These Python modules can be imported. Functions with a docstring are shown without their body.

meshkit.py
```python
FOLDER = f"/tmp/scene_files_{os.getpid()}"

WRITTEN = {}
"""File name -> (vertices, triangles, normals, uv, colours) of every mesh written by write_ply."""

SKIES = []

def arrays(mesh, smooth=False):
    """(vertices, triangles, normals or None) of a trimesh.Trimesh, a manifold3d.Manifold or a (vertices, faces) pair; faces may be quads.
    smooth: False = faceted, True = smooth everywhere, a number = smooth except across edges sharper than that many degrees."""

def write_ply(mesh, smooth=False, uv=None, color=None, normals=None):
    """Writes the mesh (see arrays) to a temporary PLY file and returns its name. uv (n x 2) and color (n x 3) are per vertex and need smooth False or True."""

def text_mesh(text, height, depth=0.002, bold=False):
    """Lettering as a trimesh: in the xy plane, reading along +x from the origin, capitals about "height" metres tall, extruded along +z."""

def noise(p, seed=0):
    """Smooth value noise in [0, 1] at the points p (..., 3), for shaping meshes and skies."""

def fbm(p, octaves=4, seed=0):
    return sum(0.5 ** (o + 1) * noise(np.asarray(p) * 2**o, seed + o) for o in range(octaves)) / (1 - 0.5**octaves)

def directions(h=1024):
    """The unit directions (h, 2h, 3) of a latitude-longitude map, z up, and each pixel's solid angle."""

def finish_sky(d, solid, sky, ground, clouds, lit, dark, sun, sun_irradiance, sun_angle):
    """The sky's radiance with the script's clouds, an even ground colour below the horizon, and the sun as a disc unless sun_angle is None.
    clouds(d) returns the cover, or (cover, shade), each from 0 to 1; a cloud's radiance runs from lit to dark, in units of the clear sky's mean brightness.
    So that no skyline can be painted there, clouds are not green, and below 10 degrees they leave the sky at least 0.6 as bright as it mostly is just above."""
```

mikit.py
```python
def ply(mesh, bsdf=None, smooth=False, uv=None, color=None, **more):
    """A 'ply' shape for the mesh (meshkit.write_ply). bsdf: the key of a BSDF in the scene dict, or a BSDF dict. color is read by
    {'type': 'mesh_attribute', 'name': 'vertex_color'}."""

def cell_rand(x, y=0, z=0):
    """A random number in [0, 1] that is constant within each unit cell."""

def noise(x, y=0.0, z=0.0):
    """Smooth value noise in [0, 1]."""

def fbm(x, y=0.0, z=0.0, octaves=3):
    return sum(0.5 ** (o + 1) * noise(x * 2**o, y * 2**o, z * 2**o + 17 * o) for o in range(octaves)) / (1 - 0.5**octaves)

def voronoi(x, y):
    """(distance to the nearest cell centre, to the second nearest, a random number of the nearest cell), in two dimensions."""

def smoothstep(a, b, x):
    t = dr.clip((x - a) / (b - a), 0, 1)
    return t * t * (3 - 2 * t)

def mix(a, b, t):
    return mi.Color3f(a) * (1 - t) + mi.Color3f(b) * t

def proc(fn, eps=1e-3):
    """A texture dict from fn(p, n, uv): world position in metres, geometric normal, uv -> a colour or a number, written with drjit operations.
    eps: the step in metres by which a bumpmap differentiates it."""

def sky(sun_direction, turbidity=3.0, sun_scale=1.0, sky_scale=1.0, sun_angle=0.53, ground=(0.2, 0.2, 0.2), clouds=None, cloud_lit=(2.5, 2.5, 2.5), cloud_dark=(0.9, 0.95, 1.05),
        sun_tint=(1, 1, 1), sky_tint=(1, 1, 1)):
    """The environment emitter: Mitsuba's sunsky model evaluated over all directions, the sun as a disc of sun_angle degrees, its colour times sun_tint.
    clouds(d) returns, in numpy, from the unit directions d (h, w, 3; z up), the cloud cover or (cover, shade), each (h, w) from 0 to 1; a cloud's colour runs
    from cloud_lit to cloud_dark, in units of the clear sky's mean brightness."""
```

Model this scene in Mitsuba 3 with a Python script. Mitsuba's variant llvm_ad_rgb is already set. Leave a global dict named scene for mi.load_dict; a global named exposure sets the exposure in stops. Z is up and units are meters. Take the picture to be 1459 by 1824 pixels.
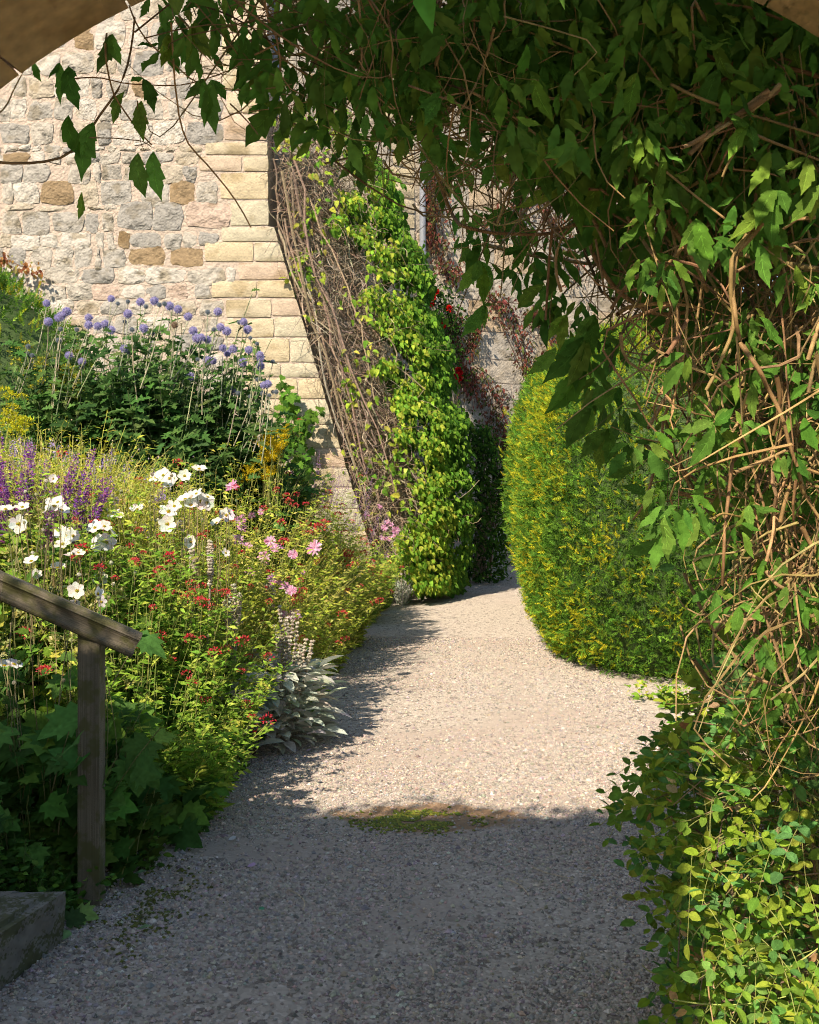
import math
import numpy as np
import mitsuba as mi
import drjit as dr
import trimesh
import shapely.geometry as sg
import mikit
from mikit import proc, noise, fbm, voronoi, cell_rand, smoothstep, mix
import meshkit

scene, labels = {}, {}

# ------------------------------------------------------------------ camera, sky, exposure
FOCAL, HORIZON, EYE = 2000.0, 850.0, 1.5          # focal length in photograph pixels (1459 wide), horizon row, eye height
SUN = np.array([-0.353, -0.70, 0.62])
exposure = 2.42
scene['camera'] = {
    'type': 'perspective', 'fov': 2 * math.degrees(math.atan(729.5 / FOCAL)), 'fov_axis': 'x',
    'principal_point_offset_y': (912 - HORIZON) / 1824.0,
    'near_clip': 0.05, 'far_clip': 500.0,
    'to_world': mi.ScalarTransform4f().look_at([0, 0, EYE], [0, 10, EYE], [0, 0, 1]),
}


def clouds(d):
    """Broken cloud, added out of view so the skylight is brighter and more neutral."""
    q = d / np.maximum(d[..., 2:] + 0.25, 0.2)
    n = meshkit.fbm(np.stack([q[..., 0] * 2.2, q[..., 1] * 2.2, 0 * q[..., 0]], -1), 5, 12)
    return np.clip((n - 0.53) / 0.12, 0, 1), np.clip((n - 0.55) / 0.3, 0, 0.7)


scene['sky'] = mikit.sky(SUN.tolist(), turbidity=3.0, sun_angle=0.6, sun_tint=(0.98, 1.0, 1.06), ground=(0.2, 0.19, 0.15), clouds=clouds, sky_tint=(1.06, 1.0, 0.92), cloud_lit=(2.6, 2.5, 2.35))
labels['sky'] = {'kind': 'structure'}


# ------------------------------------------------------------------ helpers
def P(px, py, d):
    """The world point at distance d (metres along y) that stands where the photograph shows (px, py)."""
    px, py, d = np.broadcast_arrays(np.asarray(px, float), np.asarray(py, float), np.asarray(d, float))
    return np.stack([(px - 729.5) * d / FOCAL, d, EYE + (HORIZON - py) * d / FOCAL], -1)


def unit(v):
    v = np.asarray(v, float)
    return v / np.maximum(np.linalg.norm(v, axis=-1, keepdims=True), 1e-9)


class MB:
    """Collects triangles with a colour (or a uv) per vertex."""

    def __init__(self):
        self.v, self.f, self.c, self.n = [], [], [], 0

    def add(self, v, f, c):
        v = np.asarray(v, float).reshape(-1, 3)
        c = np.asarray(c, float)
        if c.ndim == 1:
            c = np.broadcast_to(c, (len(v), len(c)))
        self.v.append(v); self.f.append(np.asarray(f, int) + self.n); self.c.append(c)
        self.n += len(v)
        return self

    def __iter__(self):
        return iter(self.arrays())

    def arrays(self):
        return np.vstack(self.v), np.vstack(self.f), np.vstack(self.c)


taken = {}


def key_of(name):
    n = taken.get(name, 0)
    taken[name] = n + 1
    return name if n == 0 else f'{name}_{n:03d}'


def thing(name, label, category, group=None):
    k = key_of(name)
    labels[k] = {'label': label, 'category': category}
    if group:
        labels[k]['group'] = group
    return k


def own_colour(c):
    """Each piece's own plain colour, carried in its uv: red in whole steps and green in the fraction of u, blue in v."""
    c = np.clip(c, 0, 1)
    return np.ascontiguousarray(np.stack([np.round(c[:, 0] * 250) + 0.05 + 0.9 * c[:, 1], c[:, 2]], -1))


def own_colour_of(uv):
    r = dr.floor(uv.x)
    return mi.Color3f(r / 250.0, dr.clip((uv.x - r - 0.05) / 0.9, 0, 1), uv.y)


def put(key, mb, bsdf, smooth=False, uv=False, label=None, kind=None):
    if isinstance(mb, MB):
        if not mb.n:
            return None
        v, f, c = mb.arrays()
    else:
        v, f, c = mb
    if uv:
        scene[key] = mikit.ply((v, f), bsdf, smooth=smooth, uv=np.ascontiguousarray(c[:, :2]))
    else:
        scene[key] = mikit.ply((v, f), bsdf, smooth=smooth, uv=own_colour(c))
    if label or kind:
        labels[key] = {}
        if label:
            labels[key]['label'] = label
        if kind:
            labels[key]['kind'] = kind
    return key


def part(root, name, mb, bsdf, **kw):
    return put(key_of(root + '__' + name), mb, bsdf, **kw)


def tubes(paths, radii, color, sides=4, taper=0.6):
    """paths (n, k, 3) as tubes; radii (n,), colours (n, 3)."""
    paths = np.asarray(paths, float)
    if paths.ndim == 2:
        paths = paths[None]
    n, k, _ = paths.shape
    radii = np.broadcast_to(np.asarray(radii, float), (n,))
    color = np.broadcast_to(np.asarray(color, float), (n, 3))
    t = unit(np.gradient(paths, axis=1))
    ref = np.where(np.abs(t[..., 2:]) < 0.9, [0, 0, 1.0], [1.0, 0, 0])
    a = unit(np.cross(t, ref)); b = np.cross(t, a)
    ang = np.arange(sides) * 2 * np.pi / sides
    r = radii[:, None] * np.linspace(1, taper, k)[None]
    v = paths[:, :, None] + r[:, :, None, None] * (np.cos(ang)[:, None] * a[:, :, None] + np.sin(ang)[:, None] * b[:, :, None])
    i, j = np.meshgrid(np.arange(k - 1), np.arange(sides), indexing='ij')
    q = np.stack([i * sides + j, i * sides + (j + 1) % sides, (i + 1) * sides + (j + 1) % sides, (i + 1) * sides + j], -1).reshape(-1, 4)
    tri = np.vstack([q[:, [0, 1, 2]], q[:, [0, 2, 3]]])
    f = (tri[None] + (np.arange(n) * k * sides)[:, None, None]).reshape(-1, 3)
    c = np.repeat(color, k * sides, axis=0)
    return v.reshape(-1, 3), f, c


def curve(ctrl, k=10):
    """A smooth polyline of k points through the control points."""
    from scipy.interpolate import PchipInterpolator
    ctrl = np.asarray(ctrl, float)
    s = np.r_[0, np.cumsum(np.linalg.norm(np.diff(ctrl, axis=0), axis=1))]
    return PchipInterpolator(s, ctrl)(np.linspace(0, s[-1], k))


def inst(T, pos, along, normal, size, color, width=1.0):
    """Copies of a leaf template T = (v, f): v holds (across, along, up)."""
    tv, tf = T
    n = len(pos)
    y = unit(along)
    z = unit(normal - (normal * y).sum(-1, keepdims=True) * y)
    x = np.cross(y, z)
    size = np.broadcast_to(np.asarray(size, float), (n,))
    width = np.broadcast_to(np.asarray(width, float), (n,))
    s = size[:, None, None]
    v = pos[:, None] + s * (tv[None, :, 0:1] * width[:, None, None] * x[:, None] + tv[None, :, 1:2] * y[:, None] + tv[None, :, 2:3] * z[:, None])
    f = (tf[None] + (np.arange(n) * len(tv))[:, None, None]).reshape(-1, 3)
    c = np.repeat(np.broadcast_to(color, (n, 3)), len(tv), axis=0)
    return v.reshape(-1, 3), f, c


def strip_leaf(ys, ws, fold=0.25, droop=0.3, zoff=None):
    """A leaf with a midrib: rows at ys with half widths ws."""
    ys, ws = np.asarray(ys, float), np.asarray(ws, float)
    mid = np.stack([0 * ys, ys, -droop * ys ** 2], -1)
    lf = np.stack([-ws, ys, -droop * ys ** 2 + fold * ws], -1)
    rt = np.stack([ws, ys, -droop * ys ** 2 + fold * ws], -1)
    v = np.vstack([mid, lf, rt]); n = len(ys); f = []
    for i in range(n - 1):
        m0, m1, l0, l1, r0, r1 = i, i + 1, n + i, n + i + 1, 2 * n + i, 2 * n + i + 1
        if ws[i] > 1e-6:
            f += [[m0, m1, l0], [m0, r0, m1]]
        if ws[i + 1] > 1e-6:
            f += [[l0 if ws[i] > 1e-6 else m0, m1, l1], [r0 if ws[i] > 1e-6 else m0, r1, m1]]
    return v, np.array(f)


def fan_leaf(outline, fold=0.15, droop=0.2, cy=0.35):
    """A lobed leaf: a fan round its heart; outline (n, 2) from the base round to the base."""
    o = np.asarray(outline, float)
    z = fold * np.abs(o[:, 0]) - droop * o[:, 1] ** 2
    v = np.vstack([[[0, cy, -droop * cy ** 2]], np.column_stack([o, z])])
    n = len(o)
    f = np.array([[0, 1 + i, 1 + (i + 1) % n] for i in range(n)])
    return v, f


def mirror(half):
    half = np.asarray(half, float)
    return np.vstack([[[0, 0]], half, [[0, 1]], (half * [-1, 1])[::-1]])


DIAMOND = (np.array([[0, 0, 0], [0.2, 0.45, 0.04], [-0.2, 0.45, 0.04], [0, 1, -0.12]]), np.array([[0, 1, 3], [0, 3, 2]]))
LANCE = strip_leaf([0, 0.42, 1], [0, 0.125, 0], 0.3, 0.25)
OVAL = strip_leaf([0, 0.18, 0.5, 0.82, 1], [0, 0.22, 0.31, 0.19, 0], 0.25, 0.2)
IVY = strip_leaf([0, 0.25, 0.65, 1], [0, 0.30, 0.24, 0], 0.35, 0.35)
_y = np.array([0, 0.08, 0.2, 0.33, 0.34, 0.46, 0.58, 0.59, 0.70, 0.80, 0.90, 1.0])
_w = np.array([0, 0.06, 0.12, 0.185, 0.155, 0.20, 0.235, 0.15, 0.16, 0.095, 0.04, 0])
CLEMATIS = strip_leaf(_y, _w, 0.22, 0.25)
CLEMATISES = [strip_leaf(_y, _w * k, f_, d_) for k, f_, d_ in ((0.86, 0.22, 0.25), (0.72, 0.5, 0.1), (1.0, 0.1, 0.5), (0.9, -0.2, 0.35), (0.78, 0.3, -0.2))]
for _k, _t in enumerate(CLEMATISES):                               # each kind of leaf curls in its own way
    _v = _t[0]
    _v[:, 0] += 0.06 * (-1) ** _k * np.sin(_v[:, 1] * 3)
    _v[:, 2] += 0.05 * np.sin(_v[:, 1] * (7 + _k)) + 0.25 * (-1) ** _k * _v[:, 0] * _v[:, 1]
CLEMATIS_SMALL = strip_leaf([0, 0.2, 0.5, 0.72, 1], [0, 0.11, 0.185, 0.115, 0], 0.2, 0.25)


def veins(T, rows=(0.1, 0.24, 0.38, 0.52, 0.66), reach=0.8):
    """Raised midrib and side veins that lie on a strip leaf."""
    v = T[0]
    n = len(v) // 3
    ys = v[:n, 1]

    def at(y, s):
        row = lambda o: np.array([np.interp(y, ys, v[o:o + n, c]) for c in range(3)])
        return row(0) * (1 - abs(s)) + row(n if s < 0 else 2 * n) * abs(s) + [0, 0, 0.005]
    vv, ff = [], []
    for a, b in zip(np.linspace(0, 0.92, 8)[:-1], np.linspace(0, 0.92, 8)[1:]):
        k = len(vv)
        wa, wb = 0.012 * (1 - a) + 0.003, 0.012 * (1 - b) + 0.003
        vv += [at(a, 0) + [-wa, 0, 0], at(a, 0) + [wa, 0, 0], at(b, 0) + [wb, 0, 0], at(b, 0) + [-wb, 0, 0]]
        ff += [[k, k + 1, k + 2], [k, k + 2, k + 3]]
    for y in rows:
        for s in (-1, 1):
            k = len(vv)
            vv += [at(y, 0) - [0, 0.009, 0], at(y, 0) + [0, 0.009, 0], at(y + 0.16, s * reach)]
            ff += [[k, k + 1, k + 2]]
    return np.array(vv), np.array(ff)


PALMATE = fan_leaf(mirror([[0.28, -0.08], [0.5, 0.05], [0.36, 0.2], [0.62, 0.38], [0.40, 0.42], [0.46, 0.66], [0.26, 0.60], [0.16, 0.80]]), 0.12, 0.25)
JAGGED = fan_leaf(mirror([[0.10, 0.05], [0.34, 0.10], [0.12, 0.26], [0.42, 0.40], [0.13, 0.46], [0.34, 0.66], [0.10, 0.66], [0.16, 0.86]]), 0.25, 0.3)
BLADE = strip_leaf([0, 0.5, 1], [0.02, 0.018, 0], 0.2, 0.25)
PETAL = strip_leaf([0, 0.35, 0.75, 1], [0.06, 0.34, 0.40, 0.12], 0.18, -0.12)
RAGGED = strip_leaf([0, 0.4, 0.9, 1], [0.03, 0.13, 0.12, 0.02], 0.2, 0.15)


def pick(rng, palette, n, jitter=0.15, weights=None):
    palette = np.asarray(palette, float)
    w = None if weights is None else np.asarray(weights, float) / np.sum(weights)
    c = palette[rng.choice(len(palette), n, p=w)]
    return np.clip(c * (1 + jitter * rng.standard_normal((n, 1))) * (1 + 0.06 * rng.standard_normal((n, 3))), 0.004, 0.95)


def rand_dir(rng, n):
    return unit(rng.standard_normal((n, 3)))


ICO = trimesh.creation.icosahedron()
ICO1 = trimesh.creation.icosphere(subdivisions=1)
OCT = (np.array([[1, 0, 0], [-1, 0, 0], [0, 1, 0], [0, -1, 0], [0, 0, 1], [0, 0, -1.0]]),
       np.array([[0, 2, 4], [2, 1, 4], [1, 3, 4], [3, 0, 4], [2, 0, 5], [1, 2, 5], [3, 1, 5], [0, 3, 5]]))
OCT_TOP = (OCT[0], OCT[1])


def blobs(rng, T, pos, size, color, squash=(1, 1, 1), rough=0.15):
    """Small lumps at pos."""
    tv, tf = (T.vertices, T.faces) if hasattr(T, 'vertices') else T
    n = len(pos)
    ang = rng.uniform(0, 2 * np.pi, n)
    s = np.broadcast_to(np.asarray(size, float).reshape(-1, 1) if np.ndim(size) < 2 else size, (n, 3)) * np.asarray(squash)
    v = tv[None] * s[:, None] * (1 + rough * rng.standard_normal((n, len(tv), 1)))
    ca, sa = np.cos(ang)[:, None], np.sin(ang)[:, None]
    v = np.stack([v[..., 0] * ca - v[..., 1] * sa, v[..., 0] * sa + v[..., 1] * ca, v[..., 2]], -1) + pos[:, None]
    f = (tf[None] + (np.arange(n) * len(tv))[:, None, None]).reshape(-1, 3)
    return v.reshape(-1, 3), f, np.repeat(np.broadcast_to(color, (n, 3)), len(tv), axis=0)


def box(x0, x1, y0, y1, z0, z1):
    m = trimesh.creation.box(bounds=[[x0, y0, z0], [x1, y1, z1]])
    return np.array(m.vertices), np.array(m.faces)


# ------------------------------------------------------------------ materials


def grained(fine, lo, hi):
    def fn(p, n, uv):
        return own_colour_of(uv) * (lo + (hi - lo) * fbm(p.x * fine, p.y * fine, p.z * fine, 2))
    return proc(fn)


LEAF_C, PETAL_C, BARK_C, PEB_C = grained(70, 0.65, 1.35), grained(90, 0.88, 1.12), grained(55, 0.5, 1.5), grained(160, 0.6, 1.4)
scene['leaf'] = {'type': 'principledthin', 'base_color': LEAF_C, 'roughness': 0.5, 'diff_trans': 0.8, 'eta': 1.35}
scene['petal'] = {'type': 'principledthin', 'base_color': PETAL_C, 'roughness': 0.7, 'diff_trans': 0.6, 'eta': 1.3}
scene['bark'] = {'type': 'twosided', 'bsdf': {'type': 'principled', 'base_color': BARK_C, 'roughness': 0.7, 'specular': 0.3}}
scene['pebble'] = {'type': 'twosided', 'bsdf': {'type': 'principled', 'base_color': PEB_C, 'roughness': 0.6, 'specular': 0.35}}


def palette_fn(stops, fine, patch):
    """A stone's tone from its own random number (uv.x), with grain and patches."""
    def fn(p, n, uv):
        r = uv.x
        c = mi.Color3f(stops[0][1])
        for at, col in stops[1:]:
            c = mix(c, col, smoothstep(at - 0.02, at + 0.02, r))
        g = fbm(p.x * fine + uv.y * 50, p.y * fine, p.z * fine, 4)
        b = fbm(p.x * patch + uv.y * 91, p.y * patch, p.z * patch + 7, 3)
        c = c * (0.62 + 0.76 * g)
        return mix(c, c * mi.Color3f(0.72, 0.68, 0.60), smoothstep(0.55, 0.75, b))
    return fn


def stone_bump(scale, fine):
    def fn(p, n, uv):
        return fbm(p.x * scale, p.y * scale + uv.y * 30, p.z * scale, 4) + 0.5 * fbm(p.x * fine, p.y * fine, p.z * fine, 2)
    return fn


def stone(name, stops, fine, patch, bump, s1, s2):
    scene[name] = {'type': 'bumpmap', 'scale': bump, 'arbitrary': proc(stone_bump(s1, s2), 4e-3),
                   'bsdf': {'type': 'twosided', 'bsdf': {'type': 'principled', 'base_color': proc(palette_fn(stops, fine, patch)), 'roughness': 0.85, 'specular': 0.2}}}


stone('rubble', [(0, (0.39, 0.37, 0.33)), (0.22, (0.47, 0.45, 0.41)), (0.42, (0.34, 0.33, 0.305)), (0.55, (0.29, 0.285, 0.27)), (0.68, (0.41, 0.37, 0.30)),
                 (0.80, (0.44, 0.355, 0.30)), (0.90, (0.26, 0.195, 0.12))], 45, 7, 0.026, 13, 60)
stone('ashlar', [(0, (0.47, 0.42, 0.31)), (0.3, (0.49, 0.425, 0.295)), (0.55, (0.46, 0.43, 0.33)), (0.75, (0.47, 0.38, 0.30)), (0.88, (0.40, 0.395, 0.31))], 60, 4, 0.012, 9, 80)
stone('far_ashlar', [(0, (0.40, 0.37, 0.32)), (0.4, (0.36, 0.34, 0.305)), (0.7, (0.43, 0.385, 0.315)), (0.88, (0.42, 0.34, 0.245))], 25, 3, 0.02, 7, 40)
stone('arch_stone', [(0, (0.44, 0.32, 0.155)), (0.5, (0.39, 0.295, 0.155)), (0.8, (0.47, 0.34, 0.18))], 50, 6, 0.03, 14, 90)


def mortar_fn(p, n, uv):
    g = fbm(p.x * 60, p.y * 60, p.z * 60, 3)
    b = fbm(p.x * 3, p.y * 3, p.z * 3, 3)
    return mix((0.53, 0.45, 0.385), (0.46, 0.395, 0.34), b) * (0.75 + 0.5 * g)


scene['mortar'] = {'type': 'bumpmap', 'scale': 0.02, 'arbitrary': proc(lambda p, n, uv: fbm(p.x * 40, p.y * 40, p.z * 40, 3), 3e-3),
                   'bsdf': {'type': 'twosided', 'bsdf': {'type': 'diffuse', 'reflectance': proc(mortar_fn)}}}


def gravel_fn(p, n, uv):
    d1, d2, r = voronoi(p.x * 75, p.y * 75)
    e1, e2, q = voronoi(p.x * 38 + 3, p.y * 38)
    base = mix((0.33, 0.292, 0.255), (0.49, 0.448, 0.40), r)
    base = mix(base, mi.Color3f(0.21, 0.185, 0.165), smoothstep(0.88, 0.92, q))
    base = mix(base, mi.Color3f(0.55, 0.51, 0.47), smoothstep(0.9, 0.94, cell_rand(dr.floor(r * 999), dr.floor(q * 99))))
    silt = fbm(p.x * 1.3 + 4, p.y * 2.1, 0.0, 4)
    base = mix(base, mi.Color3f(0.38, 0.325, 0.285), 0.7 * smoothstep(0.52, 0.68, silt))
    # a hollow where brown silt has settled, with an uneven outline
    dx, dy = (p.x - 0.08) / 0.46, (p.y - 4.92) / 0.24
    rim = dr.sqrt(dx * dx + dy * dy) + 0.7 * (fbm(p.x * 9, p.y * 14, 2.0, 4) - 0.5)
    return mix(base, mi.Color3f(0.27, 0.165, 0.085) * (0.8 + 0.4 * r), 0.8 * (1 - smoothstep(0.75, 1.0, rim)))


def gravel_bump(p, n, uv):
    d1, d2, r = voronoi(p.x * 75, p.y * 75)
    e1, e2, q = voronoi(p.x * 38 + 3, p.y * 38)
    return (1 - d1) * (0.4 + 0.6 * r) + 0.8 * (1 - e1) * q


scene['gravel_surface'] = {'type': 'bumpmap', 'scale': 0.009, 'arbitrary': proc(gravel_bump, 2e-3),
                   'bsdf': {'type': 'twosided', 'bsdf': {'type': 'principled', 'base_color': proc(gravel_fn), 'roughness': 0.8, 'specular': 0.25}}}
scene['soil'] = {'type': 'twosided', 'bsdf': {'type': 'diffuse', 'reflectance': proc(lambda p, n, uv: mix((0.05, 0.036, 0.024), (0.12, 0.09, 0.06), fbm(p.x * 20, p.y * 20, p.z * 20, 4)))}}


def wood_fn(p, n, uv):
    g = fbm(uv.x * 4, uv.y * 160, 1.0, 4)
    m = fbm(p.x * 22, p.y * 22, p.z * 16, 4)
    c = mix((0.085, 0.075, 0.052), (0.25, 0.225, 0.175), g)
    return mix(c, mi.Color3f(0.095, 0.10, 0.035), 0.8 * smoothstep(0.46, 0.64, m))


scene['old_wood'] = {'type': 'bumpmap', 'scale': 0.002, 'arbitrary': proc(lambda p, n, uv: fbm(uv.x * 4, uv.y * 160, 1.0, 4), 2e-3),
                     'bsdf': {'type': 'twosided', 'bsdf': {'type': 'principled', 'base_color': proc(wood_fn), 'roughness': 0.7, 'specular': 0.3}}}


def slab_fn(p, n, uv):
    g = fbm(p.x * 30, p.y * 30, p.z * 30, 4)
    m = fbm(p.x * 12 + 5, p.y * 12, p.z * 18, 4) + 0.5 * (fbm(p.x * 110, p.y * 110, p.z * 110, 2) - 0.5)
    c = mix((0.12, 0.115, 0.105), (0.27, 0.26, 0.235), g)
    return mix(c, mi.Color3f(0.075, 0.085, 0.035) * (0.5 + g), 0.85 * smoothstep(0.42, 0.62, m))


scene['slab_stone'] = {'type': 'bumpmap', 'scale': 0.02, 'arbitrary': proc(lambda p, n, uv: fbm(p.x * 14, p.y * 14, p.z * 14, 4), 4e-3),
                       'bsdf': {'type': 'twosided', 'bsdf': {'type': 'principled', 'base_color': proc(slab_fn), 'roughness': 0.8, 'specular': 0.3}}}
scene['pipe_metal'] = {'type': 'twosided', 'bsdf': {'type': 'principled', 'base_color': {'type': 'rgb', 'value': (0.22, 0.25, 0.31)}, 'roughness': 0.5, 'specular': 0.5}}

# ------------------------------------------------------------------ ground, path
EDGE_Y = [-4, 2.8, 3.66, 4.0, 4.6, 5.2, 6.4, 7.7, 10, 12.2, 13.2, 14.3, 15.2, 18.5]
EDGE_X = [-1.13, -1.13, -1.13, -1.06, -1.0, -0.93, -0.80, -0.66, -0.58, -0.49, -0.30, -0.05, 0.45, 0.85]


def edge(y):
    return np.interp(y, EDGE_Y, EDGE_X)


def sstep(a, b, x):
    t = np.clip((x - a) / (b - a), 0, 1)
    return t * t * (3 - 2 * t)


def path_z(x, y):
    p = np.stack([x * 1.1, y * 1.1, 0 * x], -1)
    return 0.03 * (meshkit.fbm(p, 3, 5) - 0.5)


def ground_z(x, y):
    x, y = np.asarray(x, float), np.asarray(y, float)
    s = np.maximum(0, edge(y) - x)
    fade = 1 - sstep(12.0, 13.0, y) * sstep(-1.4, -0.5, x)
    near = sstep(4.0, 6.0, y)
    h = (0.85 * sstep(0.0, 1.05, s) + 0.16 * np.minimum(s, 3.5)) * near + (1 - near) * np.clip((s - 0.1) * 0.42, 0, 1.3)
    h = h * fade
    lump = 0.07 * (meshkit.fbm(np.stack([x * 2, y * 2, 0 * x], -1), 3, 9) - 0.5)
    return h + np.where(s > 0.02, lump * np.minimum(1, s * 4), -0.05)


def sheet(xs, ys, fz):
    X, Y = np.meshgrid(xs, ys, indexing='ij')
    v = np.stack([X, Y, fz(X, Y)], -1).reshape(-1, 3)
    i, j = np.meshgrid(np.arange(len(xs) - 1), np.arange(len(ys) - 1), indexing='ij')
    a = i * len(ys) + j
    q = np.stack([a, a + len(ys), a + len(ys) + 1, a + 1], -1).reshape(-1, 4)
    return v, np.vstack([q[:, [0, 1, 2]], q[:, [0, 2, 3]]])


xs = np.r_[-60, -30, -14, np.arange(-9, 3.01, 0.15), 6, 14, 30, 60]
ys = np.r_[-60, -30, -10, np.arange(-4, 19.01, 0.15), 24, 34, 60, 120]
v, f = sheet(xs, ys, ground_z)
scene['ground'] = mikit.ply((v, f), 'soil', smooth=True)
labels['ground'] = {'kind': 'structure'}
ys = np.arange(-4, 18.6, 0.06)
us = np.linspace(0, 1, 60)
U, Y = np.meshgrid(us, ys, indexing='ij')
X = (edge(Y) - 0.30) * (1 - U) + 2.1 * U
Z = path_z(X, Y)
i, j = np.meshgrid(np.arange(len(us) - 1), np.arange(len(ys) - 1), indexing='ij')
a = i * len(ys) + j
q = np.stack([a, a + len(ys), a + len(ys) + 1, a + 1], -1).reshape(-1, 4)
scene['gravel_path'] = mikit.ply((np.stack([X, Y, Z], -1).reshape(-1, 3), np.vstack([q[:, [0, 1, 2]], q[:, [0, 2, 3]]])), 'gravel_surface', smooth=True)
labels['gravel_path'] = {'kind': 'structure'}

rng = np.random.default_rng(11)
PEB = [(0.42, 0.37, 0.33), (0.34, 0.31, 0.29), (0.48, 0.43, 0.385), (0.27, 0.25, 0.24), (0.41, 0.335, 0.28), (0.54, 0.50, 0.46), (0.37, 0.35, 0.35), (0.25, 0.23, 0.22), (0.46, 0.385, 0.33), (0.44, 0.39, 0.35)]


def scatter(n, y0, y1, xr):
    y = rng.uniform(y0, y1, n)
    x = rng.uniform(-1.25, xr, n)
    keep = x > edge(y) - 0.06 - 0.08 * rng.random(n)
    return x[keep], y[keep]


mb = MB()
for n_, y0, y1, mean in ((34000, 2.75, 4.2, 0.0054), (40000, 4.2, 6.4, 0.0054), (30000, 6.4, 10.5, 0.0058)):
    x, y = scatter(n_, y0, y1, 1.5)
    bare = meshkit.fbm(np.stack([x * 1.6, y * 2.2, 0 * x], -1), 3, 3)
    hollow = np.hypot((x - 0.08) / 0.5, (y - 4.92) / 0.26)
    keep = rng.random(len(x)) < np.clip(1.2 - 1.0 * sstep(0.50, 0.68, bare), 0.3, 1) * (0.15 + 0.85 * sstep(0.6, 1.3, hollow))
    x, y = x[keep], y[keep]
    s = np.clip(rng.lognormal(math.log(mean), 0.36, len(x)), 0.003, 0.016)
    z = np.maximum(path_z(x, y), ground_z(x, y))
    mb.add(*blobs(rng, OCT, np.stack([x, y, z + s * 0.2], -1), np.stack([s, s * rng.uniform(0.6, 1, len(s)), s * 0.72], -1), pick(rng, PEB, len(x), 0.2), rough=0.16))
put('gravel', mb, 'pebble', label='loose grey and brown pebbles lying over the path', kind='stuff')


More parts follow.
